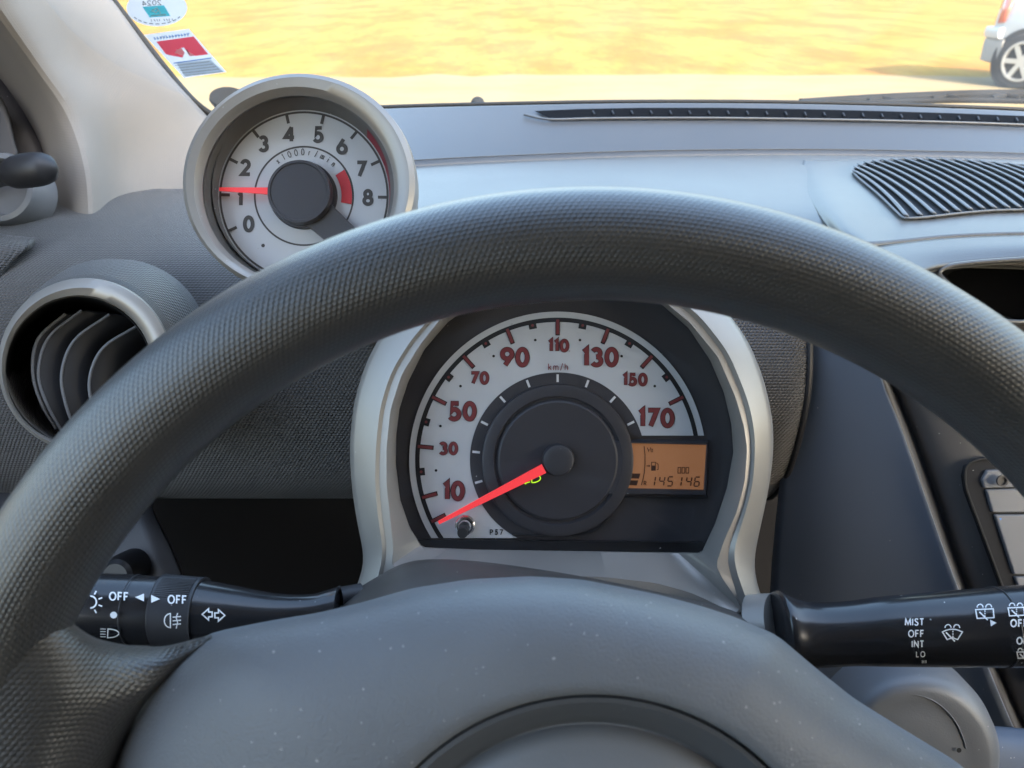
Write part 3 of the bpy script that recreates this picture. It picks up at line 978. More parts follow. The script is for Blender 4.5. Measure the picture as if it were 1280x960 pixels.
# seam and front fall of the centre stack with the dark tray
fall = []
fall.append([PZ(px, py, -.1325) for px, py in ((1068, 313), (1120, 304.5), (1200, 296.5), (1320, 293), (1500, 298), (1750, 318))])
fall.append([PZ(px, py, -.1338) for px, py in ((1080, 330), (1125, 321), (1200, 312), (1320, 308), (1500, 313), (1750, 335))])
fall.append([PZ(px, py, -.1370) for px, py in ((1090, 352), (1135, 345), (1186, 330), (1320, 321), (1500, 328), (1750, 350))])
loft_obj('centre_fall', fall, M['top'], dash, 6, 5, solid=.004)
# tray: rounded dark recess under the fall
trim_px = [(1174, 341), (1183, 334), (1205, 329.5), (1260, 325), (1340, 322), (1500, 330), (1700, 350), (1700, 420), (1500, 410), (1330, 402), (1262, 402), (1235, 392), (1205, 372), (1180, 350)]
tr_o = [P(x, y, .413) for x, y in trim_px]
tr_i = [P(x + (1500 - x) * .012, y + (375 - y) * .06, .43) for x, y in trim_px]
tr_b = [P(x + (1500 - x) * .03, y + (375 - y) * .12, .53) for x, y in trim_px]
v, f = rings([tr_o, tr_i, tr_b], True, False, True)
mesh_obj('storage_tray', v, f, M['tray'], dash)
v, f = tube(spline(tr_o, 4, True) + [tr_o[0]], .0013, 8, False)
mesh_obj('tray_edge', v, f, M['top'], dash)
# body of the centre stack around the tray (left of it and below)
body = []
body.append([P(1085, 345, .419), P(1120, 340, .416), P(1172, 341, .414)])
body.append([P(1070, 385, .425), P(1120, 375, .420), P(1182, 353, .417)])
body.append([P(1050, 430, .447), P(1120, 425, .440), P(1236, 394, .419)])
loft_obj('centre_cheek', body, M['console'], dash, 5, 5, solid=.004)

# smooth side panel right of the cluster
side = []
side.append([P(985, 340, .450), P(1030, 335, .445), P(1062, 330, .436), P(1085, 325, .430)])
side.append([P(985, 420, .464), P(1030, 430, .452), P(1080, 445, .440), P(1098, 458, .4365)])
side.append([P(985, 500, .474), P(1035, 510, .458), P(1100, 530, .444), P(1128, 540, .4385)])
side.append([P(975, 600, .488), P(1040, 610, .468), P(1125, 625, .450), P(1160, 632, .441)])
side.append([P(965, 700, .505), P(1040, 705, .480), P(1150, 715, .455), P(1192, 722, .4435)])
side.append([P(955, 860, .53), P(1050, 865, .50), P(1190, 870, .468), P(1250, 872, .450)])
side.append([P(945, 1000, .57), P(1060, 1005, .53), P(1240, 1008, .49), P(1312, 1010, .466)])
loft_obj('side_panel', side, M['console'], dash, 6, 6, solid=.0012)

# lower panel under the roll, left of the column
low = []
low.append([P(-250, 500, .535), P(60, 560, .53), P(190, 590, .525)])
low.append([P(-250, 590, .51), P(60, 620, .505), P(190, 636, .50)])
low.append([P(-200, 680, .49), P(60, 690, .49), P(214, 690, .49)])
low.append([P(-200, 780, .48), P(60, 790, .48), P(250, 780, .485)])
low.append([P(-200, 980, .47), P(60, 985, .47), P(330, 975, .48)])
loft_obj('lower_panel', low, M['satin_black'], dash, 5, 5, solid=.004)

# ================================================================== CENTRE CONSOLE
cons = thing('centre_console', 'dusty grey centre console face with a black outlined block of grey buttons', 'console', P(1240, 650, .44))
ed = [(1085, 322), (1099, 457), (1129, 539), (1161, 631), (1193, 721), (1252, 871), (1314, 1010)]
gr = [(1096, 322), (1113, 462), (1145, 540), (1178, 631), (1208, 721), (1268, 871), (1332, 1010)]
dd = [.4365, .4395, .4415, .444, .4465, .453, .469]
rows = []
for (ex, ey), (gx, gy), d in zip(ed, gr, dd):
    rows.append([P(ex + 1, ey, d + .004), P(gx - 6, gy, d + .022), P(gx + 6, gy, d + .014), P(gx + 38, gy - 4, d + .007), P(gx + 110, gy - 12, d + .004), P(gx + 360, gy - 20, d + .004)])
rows = rows[1:]
loft_obj('face', rows, M['dusty'], cons, 6, 6, solid=.004)
def cface(px, py, h=0.0): return P(px, py, .4478 + .000022 * (py - 600) - h)
frame_px = [(1520, 566), (1300, 571), (1236, 573), (1218, 576), (1208, 583), (1206, 596), (1209, 615), (1225, 658), (1256, 742), (1300, 860), (1540, 860)]
panel = MB().poly([cface(x, y, .0012) for x, y in frame_px]).obj('button_surround', M['surround'], cons, smooth=False, solid=.004)
v, f = tube(spline([cface(x, y, .0018) for x, y in frame_px[:-1]], 5), .0009, 8)
mesh_obj('groove', v, f, M['groove'], panel)
btn = [[(1234, 588), (1400, 578), (1400, 606), (1231, 610.5), (1228, 600)],
       [(1233, 612), (1400, 608), (1400, 640), (1252, 641), (1241, 640.5)],
       [(1244, 643.5), (1400, 643.5), (1400, 718), (1268, 718.5)],
       [(1269, 721), (1400, 720.5), (1400, 800), (1296, 800)]]
for b in btn:
    MB().poly([cface(x, y, .0032) for x, y in reversed(b)]).obj('button', M['button'], cons, smooth=False, solid=.005, bevel=.0009)
v, f = lathe(Plane(.4418), 1252, 601, [(7, .0), (7, .0012), (5, .0012), (5, .0002)], 24)
mesh_obj('key_ring', v, f, M['satin_black'], cons)
MB().poly([cface(1249, 648, .0056), cface(1252, 647.6, .0056), cface(1251.4, 650.6, .0056)]).obj('speck', mat('blue_paint_speck', (.05, .25, .7), .5), cons, smooth=False)

# ================================================================== LEFT AIR VENT
vent = thing('air_vent', 'round air vent with satin silver ring and curved dark vanes, left end of the dashboard', 'air vent', P(105, 455, .42))
def pc(cx, cy, r, d, n=96, ry=None):
    return [P(cx + r * math.cos(2 * math.pi * k / n), cy - (ry or r) * math.sin(2 * math.pi * k / n), d) for k in range(n)]
v, f = rings([pc(110, 454, 106, .398, ry=106), pc(106.5, 456.5, 109, .388), pc(106, 457, 108.3, .3855), pc(102.5, 460, 100.5, .3835), pc(99.5, 463, 94, .3855), pc(99, 463.5, 92, .392)], True)
mesh_obj('ring', v, f, M['silver'], vent, sharp=50)
n_ = 96
bl = [pc(110, 454, 105, .392), pc(113, 452, 109, .396), pc(122, 447, 114, .410), pc(136, 440, 116.5, .428), pc(150, 436, 112, .446), pc(158, 436, 104, .462)]
vv, ff = rings(bl, True)
uv = [(k % n_ / n_ * .30, (k // n_) * .014) for k in range(len(vv))]
mesh_obj('pod', vv, ff, M['dash'], vent, uvs=uv)
v, f = rings([pc(97, 465, 93.5, .391), pc(98, 466, 92, .400), pc(104, 466, 88, .420), pc(118, 466, 76, .45)], True, False, True)
mesh_obj('bowl', v, f, M['black'], vent)
def vane(a, b, c, shift):
    """Curved blade: front edge through three pixels, going back and to the right."""
    fr = spline([P(*a, .405), P(*[(a[0] + b[0]) / 2 - 14 + 0 * b[1], (a[1] + b[1]) / 2 - 5], .3995), P(*b, .398), P(*[(b[0] + c[0]) / 2 - 4, (b[1] + c[1]) / 2 + 3], .400), P(*c, .406)], 6)
    r1 = [p + RT * shift * .35 + FW * .012 for p in fr]
    r2 = [p + RT * shift + FW * .032 for p in fr]
    v, f = rings([fr, r1, r2], False)
    o = mesh_obj('vane', v, f, M['satin_black'], vent, solid=.0012, offset=0)
    v, f = tube(fr, .0008, 8)
    mesh_obj('edge', v, f, M['grey_lid'], o)
vane((82, 392), (41, 466), (70, 536), .016)
vane((102, 388), (48, 466), (78, 540), .020)
vane((137, 393), (77, 468), (98, 545), .020)
vane((174, 406), (112, 474), (130, 545), .018)

# ================================================================== DOOR CORNER AND MIRROR LEVER
door = thing('door_frame', 'dark plastic door frame corner left of the pale windscreen pillar', 'door', P(20, 220, .55))
dr = []
dr.append([P(-420, 40, .50), P(-150, 40, .525), P(-60, 42, .55), P(-25, 60, .56), P(0, 66, .572)])
dr.append([P(-420, 130, .50), P(-150, 130, .525), P(-30, 130, .55), P(20, 132, .56), P(45, 140, .572)])
dr.append([P(-420, 220, .50), P(-150, 220, .525), P(-20, 215, .55), P(50, 215, .56), P(71, 215, .572)])
dr.append([P(-420, 320, .50), P(-150, 320, .525), P(-10, 315, .55), P(60, 312, .56), P(83, 312, .572)])
loft_obj('corner_panel', dr, M['door'], door, 6, 6, solid=.004)
sl = []
sl.append([P(-300, 60, .515), P(-120, 66, .53), P(-10, 110, .531), P(22, 190, .532)])
sl.append([P(-300, 180, .515), P(-120, 180, .528), P(-20, 200, .528), P(10, 240, .529)])
sl.append([P(-300, 300, .515), P(-120, 300, .526), P(-20, 300, .526), P(4, 318, .527)])
loft_obj('door_card', sl, M['satin_black'], door, 6, 6, solid=.004)
am = []
am.append([P(-300, 278, .47), P(-60, 285, .47), P(12, 294, .474), P(44, 297, .478)])
am.append([P(-300, 300, .455), P(-60, 306, .455), P(0, 312, .460), P(30, 312, .466)])
am.append([P(-300, 345, .452), P(-60, 352, .452), P(-20, 356, .456), P(-6, 358, .462)])
am.append([P(-300, 420, .456), P(-60, 425, .456), P(-40, 430, .458), P(-28, 432, .464)])
loft_obj('sill', am, M['dash'], door, 6, 6, solid=.004)
mir = thing('mirror_lever', 'dark grey rounded lever with a round base for adjusting the door mirror', 'lever', P(5, 240, .52))
pl = Plane(.505)
v, f = lathe(pl, 4, 236, [(46, -.02), (45, .0), (42, .004), (36, .005), (33, .002), (30, -.004), (0.1, -.005)], 48)
mesh_obj('base', v, f, M['grey_lid'], mir)
v, f = tube(spline([P(-22, 232, .505), P(0, 222, .488), P(12, 218, .48), P(20, 216, .476), P(32, 213.5, .472), P(48, 211.5, .47), P(60, 210.5, .47), P(68, 210, .47), P(72.5, 210, .471)], 4),
            None or [0.0055 + 0 * i for i in range(5)] + [.006, .0062, .0065, .0070] + [.0078, .0085, .0091, .0096] + [.0099, .0101, .0102, .0103] + [.0103, .0103, .0102, .0101] + [.0099, .0096, .0092, .0087] + [.0081, .0074, .0066, .0056] + [.0048, .0036, .0022, .0006], 28)
mesh_obj('lever', v, f, M['satin_black'], mir)

# ================================================================== REV COUNTER
tach = thing('rev_counter', 'round silver rimmed rev counter on the dashboard with a needle near 1', 'gauge', P(378, 300, .39))
TD = Plane(.392)
def tp(px, py, h=0.0): return TD(px, py, h)
# housing: bezel ring, inner wall, outer shell going back
R0 = Plane(.372)
v, f = rings([R0.circ(372, 226, 122, -.0150), R0.circ(374, 229, 137, -.03, ry=133), R0.circ(374, 229.5, 144.5, -.016, ry=137), R0.circ(374, 229.5, 146.5, -.004, ry=138), R0.circ(374, 229, 145, .0005, ry=136.5), R0.circ(373.5, 230, 139, .0022, ry=131.5),
              R0.circ(371.5, 232.5, 128, .0012, ry=123), R0.circ(370, 233, 122, -.0016, ry=118.5), R0.circ(370, 233.5, 121, -.004, ry=118)], True)
mesh_obj('housing', v, f, M['silver'], tach, sharp=40)
v, f = rings([R0.circ(370, 233.5, 121.3, -.0035, ry=118.3), TD.circ(377, 242, 114, .0075), TD.circ(380, 245, 108.2, .0012), TD.circ(380, 245, 107.2, .0004)], True)
mesh_obj('inner_wall', v, f, M['gauge_wall'], tach)
v, f = rings([R0.circ(374, 229.5, 146, -.006, ry=137.5), R0.circ(378, 235, 135, -.03, ry=128), R0.circ(384, 240, 100, -.05), R0.circ(390, 246, 50, -.058)], True, False, True)
mesh_obj('back_shell', v, f, M['satin_black'], tach)
v, f = tube(spline([P(400, 300, .42), P(430, 345, .43), P(480, 400, .44)], 5), .02, 16)
mesh_obj('bracket', v, f, M['satin_black'], tach)
dial = MB().poly(TD.circ(380, 245, 112.6, .0)).obj('dial', M['dial_white'], tach, smooth=False)
def tang(vv): return 205 - 25.75 * vv
m = MB()
for r0, r1, h in ((103.2, 105.8, .00014), (60.4, 62.6, .00014)):
    m.band(TD.circ(380, 245, r1, h), TD.circ(380, 245, r0, h), close=True)
for k in range(9):
    a = math.radians(tang(k))
    stroke(m, [(380 + 92.5 * math.cos(a), 245 - 92.5 * math.sin(a)), (380 + 104 * math.cos(a), 245 - 104 * math.sin(a))], 3.8, tp, 0, .0002)
for k, (x, y, rt) in enumerate(((311, 280, 0), (300, 249, 0), (307, 209.5, 0), (329.5, 180, 0), (362, 168, 0), (398, 168.5, 0), (427.5, 183, 0), (451.5, 211.5, 0), (460, 247, 0))):
    text(m, str(k), x, y, 21.5 if k != 1 else 19, 4.7, tp, 0, .0002, ext=.5)
m.poly(TD.circ(329, 307, 2.3, .0002, 20))
s = "x1000r/min"
for i, c in enumerate(s):
    a = 127 - i * 8.9
    ar = math.radians(a)
    text(m, c, 380 + 54.8 * math.cos(ar), 245 - 54.8 * math.sin(ar), 8.6, 1.0, tp, 0, .0003, rot=a - 90, xs=.78)
m.obj('scale', M['dial_grey_ink'], dial, smooth=False)
m = MB()
m.band(TD.circ(380, 245, 60.2, .0003, 40, -10, 33), TD.circ(380, 245, 47, .0003, 40, -10, 33))
m.obj('red_zone', M['red_print'], dial, smooth=False)
m = MB()
m.band(TD.circ(378.6, 243.4, 113, .0078, 40, -12, 42), TD.circ(380, 245, 107.4, .0020, 40, -12, 42))  # reflection of the red zone in the wall, drawn as a dark arc
m.obj('red_reflection_arc', M['red_reflect'], dial, smooth=False)
v, f = lathe(TD, 380, 245, [(42, 0), (42, .002), (41, .0025)], 72)
mesh_obj('hub_base', v, f, M['dial_dark'], tach, sharp=30)
v, f = rings([TD.circ(380, 245, 38, .001), TD.circ(380, 245, 39, .0055), TD.circ(380, 245, 39.5, .008), TD.circ(380, 245, 38, .0098), TD.circ(380, 245, 35, .0098), TD.circ(380, 245, 34.5, .0092)], True, False, True)
mesh_obj('hub_cap', v, f, M['dial_dark'], tach, sharp=30)
# flat arm from the hub to the rim, lower right
ca, sa = math.cos(math.radians(-43)), math.sin(math.radians(-43))
def arm(u, w, h): return TD(376 + u * ca - w * sa, 241 - (u * sa + w * ca), h)
m = MB()
for w0, w1 in ((-21, 21),):
    v, f = rings([[arm(26, -25, .0), arm(26, -25, .0045), arm(26, 16, .0055), arm(26, 16, .0)], [arm(70, -23, .0), arm(70, -22, .0045), arm(70, 14, .0055), arm(70, 14.5, .0)], [arm(112, -22, .0), arm(112, -21, .005), arm(112, 13, .006), arm(112, 14, .0)]], True, True, True)
    m.add(v, f)
m.obj('dial_arm', M['dial_dark'], tach, smooth=False, bevel=.0004)
nd = MB()
a = math.radians(177.4)
def ned(u, w, h): return TD(380 + u * math.cos(a) - w * math.sin(a), 243 - (u * math.sin(a) + w * math.cos(a)), h)
v, f = rings([[ned(36, -4.2, .0032), ned(36, 4.2, .0032), ned(36, 4.2, .0046), ned(36, -4.2, .0046)], [ned(103, -2.1, .0024), ned(103, 2.1, .0024), ned(103, 2.1, .0034), ned(103, -2.1, .0034)]], True, True, True)
nd.add(v, f)
nd.obj('needle', M['needle'], tach, smooth=False)
MB().poly(Plane(.3765).circ(370.5, 234, 121.5, 0)).obj('lens', M['lens'], tach, smooth=False)

# ================================================================== INSTRUMENT CLUSTER
clu = thing('instrument_cluster', 'silver framed speedometer cluster with a pale dial, red figures and a small amber screen', 'instrument cluster', P(702, 700, .38))
C0 = (702, 560)
outer_px = polar(C0, [(905, 385), (935, 425), (955, 475), (966, 525), (967, 565), (961, 610), (951, 655), (943, 690), (940, 715), (945, 743), (958, 772), (976, 798), (985, 830), (900, 850), (800, 856), (700, 858), (600, 856), (500, 850), (425, 810), (424, 770), (441, 746), (455, 730), (459, 712), (455, 690), (447, 655), (440, 610), (437, 560), (442, 505), (455, 460), (472, 425), (500, 385), (545, 340), (600, 312), (700, 297), (800, 312), (860, 342)], 240, 10)
face_px = polar(C0, [(944, 560), (941, 605), (932, 640), (921, 672), (914, 700), (926, 740), (950, 780), (940, 800), (860, 812), (700, 812), (560, 810), (470, 800), (462, 745), (478, 718), (480, 690), (473, 650), (469, 605), (470, 560), (475, 510), (489, 465), (514, 425), (545, 390), (590, 358), (640, 340), (702, 330), (770, 338), (826, 358), (874, 394), (910, 440), (933, 495), (942, 530)], 240, 8)
groove_px = polar(C0, [(940, 560), (937, 603), (928, 640), (915, 672), (904, 703), (914, 732), (938, 778), (925, 795), (860, 800), (700, 798), (560, 795), (478, 785), (470, 742), (483, 714), (485, 690), (478, 650), (474, 605), (475, 560), (480, 511), (494, 466), (518, 427), (548, 393), (592, 361), (641, 343), (702, 334), (769, 342), (823, 362), (869, 398), (905, 443), (927, 496), (936, 531)], 240, 10)
ridge_px = polar(C0, [(933, 560), (930, 602), (920, 640), (904, 676), (893, 709), (903, 727), (920, 748), (940, 776), (915, 765), (870, 742), (820, 728), (760, 721), (700, 718), (600, 716), (520, 716), (489, 709), (493, 688), (489, 650), (484, 605), (484, 560), (489, 512), (503, 468), (526, 431), (553, 397), (596, 365), (643, 347), (702, 339), (768, 347), (818, 368), (862, 404), (897, 447), (919, 498), (929, 533)], 240, 1)
inner_px = polar(C0, [(495, 545), (494.5, 580), (500, 625), (512, 660), (528, 684), (600, 687), (700, 688.5), (800, 690), (877, 691), (894, 655), (909, 610), (917, 565), (914.5, 530), (905, 490), (888, 450), (861, 410), (827, 380), (780, 358), (702, 350), (640, 356), (590, 381), (560, 402), (530, 437), (510, 477), (499, 511)], 240, 0)
def lp(px, d): return [P(x, y, d) for x, y in px]
def shrink(px, s): return [(C0[0] + (x - C0[0]) * s, C0[1] + (y - C0[1]) * s) for x, y in px]
v, f = rings([lp(shrink(outer_px, .94), .432), lp(shrink(outer_px, .985), .40), lp(outer_px, .372), lp(shrink(outer_px, .993), .3675), lp(shrink(outer_px, .978), .3655), lp(face_px, .3605), lp(groove_px, .3624), lp(shrink(ridge_px, 1.004), .3616), lp(ridge_px, .3622), lp(shrink(inner_px, 1.006), .3795), lp(inner_px, .3815), lp(shrink(inner_px, .998), .386)], True)
mesh_obj('bezel', v, f, M['silver'], clu, sharp=28)
# rough mould seam along the outer edge
# dark surround behind the opening
SD = Plane(.387)
def sp(px, py, h=0.0): return SD(px, py, h)
MB().poly([SD(x, y, -.0012) for x, y in shrink(inner_px, 1.02)]).obj('dark_surround', M['dial_dark'], clu, smooth=False)
Sx, Sy = 697, 575
def sang(vv): return 90 + (110 - vv) * 1.0545
YB, YR = 672.5, 544.5
a_end = math.degrees(math.asin((Sy - YR) / 185.0))
def sector(r1, r0, h, n=120):
    """Ring sector cut by the horizontal lines y = YB (left end) and y = YR (right end)."""
    out, inn = [], []
    a0o, a1o = math.degrees(math.asin((Sy - YR) / r1)), 180 + math.degrees(math.asin(min((YB - Sy) / r1, 1)))
    a0i, a1i = math.degrees(math.asin((Sy - YR) / r0)), 180 + math.degrees(math.asin(min((YB - Sy) / r0, .97)))
    for i in range(n + 1):
        t = i / n
        ao, ai = math.radians(a0o + (a1o - a0o) * t), math.radians(a0i + (a1i - a0i) * t)
        out.append(SD(Sx + r1 * math.cos(ao), Sy - r1 * math.sin(ao), h))
        inn.append(SD(Sx + r0 * math.cos(ai), Sy - r0 * math.sin(ai), h))
    return inn, out
face = MB().band(*sector(185.5, 109, .0)).obj('dial', M['dial_white'], clu, smooth=False)
m = MB()
m.band(*sector(178, 172.5, .00012))
for k in range(20, 180, 20):
    a = math.radians(sang(k))
    for da, w in ((0, 8),):
        stroke(m, [(Sx + 166.5 * math.cos(a), Sy - 166.5 * math.sin(a)), (Sx + 177 * math.cos(a), Sy - 177 * math.sin(a))], 9.5, sp, 0, .0002)
    m.poly(SD.circ(Sx + 152.5 * math.cos(a), Sy - 152.5 * math.sin(a), 1.7, .0002, 16))
for k in [0] + list(range(10, 180, 20)):
    a = math.radians(sang(k))
    stroke(m, [(Sx + 155.6 * math.cos(a), Sy - 155.6 * math.sin(a)), (Sx + 177 * math.cos(a), Sy - 177 * math.sin(a))], 5.6, sp, 0, .00035)
NUM = ((10, 567, 613.5, 1), (30, 560.5, 560.5, 0), (50, 578, 514, 1), (70, 599.5, 472.5, 0), (90, 643.5, 446.5, 1), (110, 698, 432, 0), (130, 750, 446.5, 1), (150, 793.5, 474.5, 0), (170, 820, 522.5, 1))
for k, x, y, big in NUM:
    text(m, str(k), x, y, 26 if big else 17.5, 6.4 if big else 4.6, sp, 0, .0003, gap=(7.0 if big else 5.0), ext=.4, xs=1.06)
text(m, 'P57', 620.5, 665, 7, 1.3, sp, 0, .0003, gap=3.2, ext=.3)
m.obj('scale', M['dial_ink'], face, smooth=False)
m = MB()
for k, x, y, big in NUM:
    text(m, str(k), x, y, 26 if big else 17.5, 4.2 if big else 2.9, sp, 0, .0005, gap=(9.2 if big else 6.7), ext=.2, xs=1.06) if False else None
def fig(mb, k, x, y, big, inner):
    H, w = (26, 6.4) if big else (17.5, 4.6)
    # same centre lines as the dark figure, thinner stroke
    s, kk = str(k), H - w
    gap = 7.0 if big else 5.0
    tot = sum(GL[c][0] * kk * 1.06 for c in s) + gap * (len(s) - 1)
    X = x - tot / 2
    for c in s:
        for st in GL[c][1]:
            stroke(mb, [(X + u * kk * 1.06, y - (v - .5) * kk) for u, v in st], inner, sp, 0, .0005)
        X += GL[c][0] * kk * 1.06 + gap
for k, x, y, big in NUM:
    fig(m, k, x, y, big, 5.3 if big else 3.7)
for k in [0] + list(range(10, 180, 20)):
    a = math.radians(sang(k))
    stroke(m, [(Sx + 157 * math.cos(a), Sy - 157 * math.sin(a)), (Sx + 175.5 * math.cos(a), Sy - 175.5 * math.sin(a))], 3.8, sp, 0, .0006)
for k in range(20, 180, 20):
    a = math.radians(sang(k))
    m.poly(SD.circ(Sx + 171 * math.cos(a), Sy - 171 * math.sin(a), 1.8, .0006, 12))
text(m, 'km/h', 697.5, 458.5, 9, 1.0, sp, 0, .0004, gap=3.0)
m.obj('red_figures', M['dial_red'], face, smooth=False)
m = MB()
for k in range(10, 180, 20):
    a = math.radians(sang(k))
    stroke(m, [(Sx + 97.5 * math.cos(a), Sy - 97.5 * math.sin(a)), (Sx + 107 * math.cos(a), Sy - 107 * math.sin(a))], 2.9, sp, 0, .0005)
inn = MB()
inn.band(*sector(109.5, 93, .00025))
cen = inn.obj('inner_band', M['dial_dark'], clu, smooth=False)
m.obj('white_ticks', M['white_ink'], cen, smooth=False)
# central dished disc
v, f = lathe(SD, 697, 575, [(95, .0), (94, .0022), (91.5, .0026), (80, .0026), (78, .0012), (76, .0010), (74.5, .0024), (72, .0030)], 120)
# lower part of the dish continues as a full disc
mesh_obj('dished_disc', v, f, M['dial_dark'], clu, sharp=30)
v, f = lathe(SD, 697, 573.5, [(20, .003), (19.5, .007), (18.4, .0084), (16, .0088), (9, .0088)], 64)
mesh_obj('hub_cap', v, f, M['hub'], clu, sharp=40)
m = MB()
a = math.radians(207.4)
def nd2(u, w, h): return SD(697 + u * math.cos(a) - w * math.sin(a), 574.5 - (u * math.sin(a) + w * math.cos(a)), h)
v, f = rings([[nd2(20, -6.2, .0068), nd2(20, 6.2, .0068), nd2(20, 5.6, .0085), nd2(20, -5.6, .0085)], [nd2(166, -2.3, .0050), nd2(166, 2.3, .0050), nd2(166, 2.0, .0062), nd2(166, -2.0, .0062)]], True, True, True)
m.add(v, f)
m.obj('needle', M['needle'], clu, smooth=False)
# headlight tell-tale
m = MB()
def st(pts, w): stroke(m, pts, w, sp, 0, .0034)
st([(664.5, 594)] + arc(666, 596.2, 9.5, 5.6, 80, -80, 12)[0:0] + [(664.5, 602)], 1.3)
st([(664.5, 602.2)] + [(664.5 + 10.8 * math.sin(math.radians(t)), 596.8 + 5.4 * math.cos(math.radians(t))) for t in range(10, 171, 16)], 1.3)
for k in range(3):
    st([(655.2 + k * .6, 603.4 - k * 3.0), (662.5, 601.2 - k * 3.0)], 1.1)
st([(656.8, 604.4), (659.5, 597)], .9)
m.obj('headlight_symbol', M['tell'], clu, smooth=False)
# trip reset knob
v, f = lathe(SD, 581.5, 656, [(12.6, .0), (12.6, .0016), (10.6, .0020), (9.6, .0006), (8.8, .0006), (8.0, .0040), (7.4, .0058), (6.8, .0062)], 48)
kn = mesh_obj('reset_knob', v, f, M['chrome'], clu, sharp=35)
K2 = Plane(.3805)
v, f = rings([SD.circ(580.4, 660.5, 6.6, .0058, 32), SD.circ(579.8, 661.6, 6.8, .0085, 32), SD.circ(579.6, 662, 6.2, .0098, 32)], True, True, True)
mesh_obj('tip', v, f, M['groove'], kn)
# screen with its raised surround
m = MB()
v, f = rings([[SD(x, y, .0) for x, y in ((752, 549), (884, 549.5), (884, 620), (752, 619))], [SD(x, y, .0024) for x, y in ((754, 551.5), (883.5, 552), (881, 617.5), (755, 616))], [SD(x, y, .0024) for x, y in ((787.5, 553.5), (882.5, 555.5), (879, 612.5), (782, 610))], [SD(x, y, .0010) for x, y in ((787.5, 554), (882, 556), (878.5, 611.5), (782.5, 609.5))]], True)
m.add(v, f)
m.obj('screen_surround', M['dial_dark'], clu, smooth=False)
left = [(787, 553.5), (788.2, 562), (788.6, 572), (788.2, 582), (786.5, 594), (784, 603), (782.2, 610)]
scr = MB().poly([SD(x, y, .0012) for x, y in left + [(879, 612), (882.5, 555)]]).obj('amber_screen', M['lcd'], clu, smooth=False)
m = MB()
def ls(pts, w): stroke(m, pts, w, sp, 0, .0014)
ls([(804.5, 557.5), (805.6, 568), (805.6, 580), (804.8, 590), (803, 599), (801, 606)], 1.1)
for y0 in (591.3, 599.8):
    x0 = 788 - (y0 - 591) * .32
    m.poly([SD(x0, y0, .0015), SD(x0 + 12, y0 + .3, .0015), SD(x0 + 10.2, y0 + 6.5, .0015), SD(x0 - 2, y0 + 6.2, .0015)])
text(m, 'R', 805.8, 603.6, 6, 1.0, sp, 0, .0014)
ls([(808.4, 559.2), (810.2, 564), (810.8, 561)], 1.0); ls([(812.4, 559), (813.6, 565)], 1.0); ls([(813.4, 561), (815.2, 561.2), (815, 565)], .9)
# pump symbol and arrow
ls([(807.5, 582), (810.5, 582)], 1.1); m.poly([SD(810.2, 580.3, .00155), SD(812.2, 582, .00155), SD(810.2, 583.7, .00155)])
m.poly([SD(813.6, 581.5, .0015), SD(818.8, 581.5, .0015), SD(818.8, 588, .0015), SD(813.6, 588, .0015)])
ls([(813.8, 587.8), (813.8, 577.4), (818.6, 577.4), (818.6, 587.8)], .9)
ls([(819.4, 578), (822, 580), (822, 586.4), (820, 587)], .9)
for k in range(3):
    ls([(846.8 + k * 5.0, 584), (850.2 + k * 5.0, 584), (850.0 + k * 5.0, 591), (846.6 + k * 5.0, 591), (846.8 + k * 5.0, 584)], 1.0)
SEG = {'0': 'abcdef', '1': 'bc', '4': 'fgbc', '5': 'afgcd', '6': 'afgcde'}
def seg7(c, x, y, w, h, t):
    q = dict(a=((0, 1), (1, 1)), b=((1, 1), (1, .5)), c=((1, .5), (1, 0)), d=((0, 0), (1, 0)), e=((0, .5), (0, 0)), f=((0, 1), (0, .5)), g=((0, .5), (1, .5)))
    for s in SEG[c]:
        (u0, v0), (u1, v1) = q[s]
        gx, gy = (u1 - u0) * .08, (v1 - v0) * .10
        def pt(u, v): return (x + (u - .5) * w + (v - .5) * h * .17, y - (v - .5) * h)
        ls([pt(u0 + gx, v0 + gy), pt(u1 - gx, v1 - gy)], t)
for c, x in zip('145146', (815, 826.6, 837, 848, 860.2, 870.4)):
    seg7(c, x, 601 + (x - 815) * .012, 6.0, 11.4, 1.6)
m.obj('screen_segments', M['lcd_ink'], scr, smooth=False)
# ledge lines under the screen and the dark gutter at the foot
m = MB()
v, f = tube([sp(752, 621, .0006), sp(885, 622.5, .0006)], .0004, 8); m.add(v, f)
v, f = tube(spline([sp(640, 667, .001), sp(700, 669.5, .001), sp(740, 664, .001), (sp(765, 640, .001)), sp(775, 622, .001)], 6), .0006, 8); m.add(v, f)
m.obj('moulding', M['dial_darker'], clu)
m = MB()
v, f = rings([[SD(x, y, h) for x, y in ((520, 673.2), (700, 675), (880, 677))] for h in (.0, .0025)] + [[SD(x, y + 12, .0028) for x, y in ((520, 673.2), (700, 675), (880, 677))]], False)
m.add(v, f)
m.obj('gutter', M['black'], clu, smooth=False)
MB().poly([P(x, y, .3825) for x, y in shrink(inner_px, 1.003)]).obj('lens', M['lens'], clu, smooth=False)

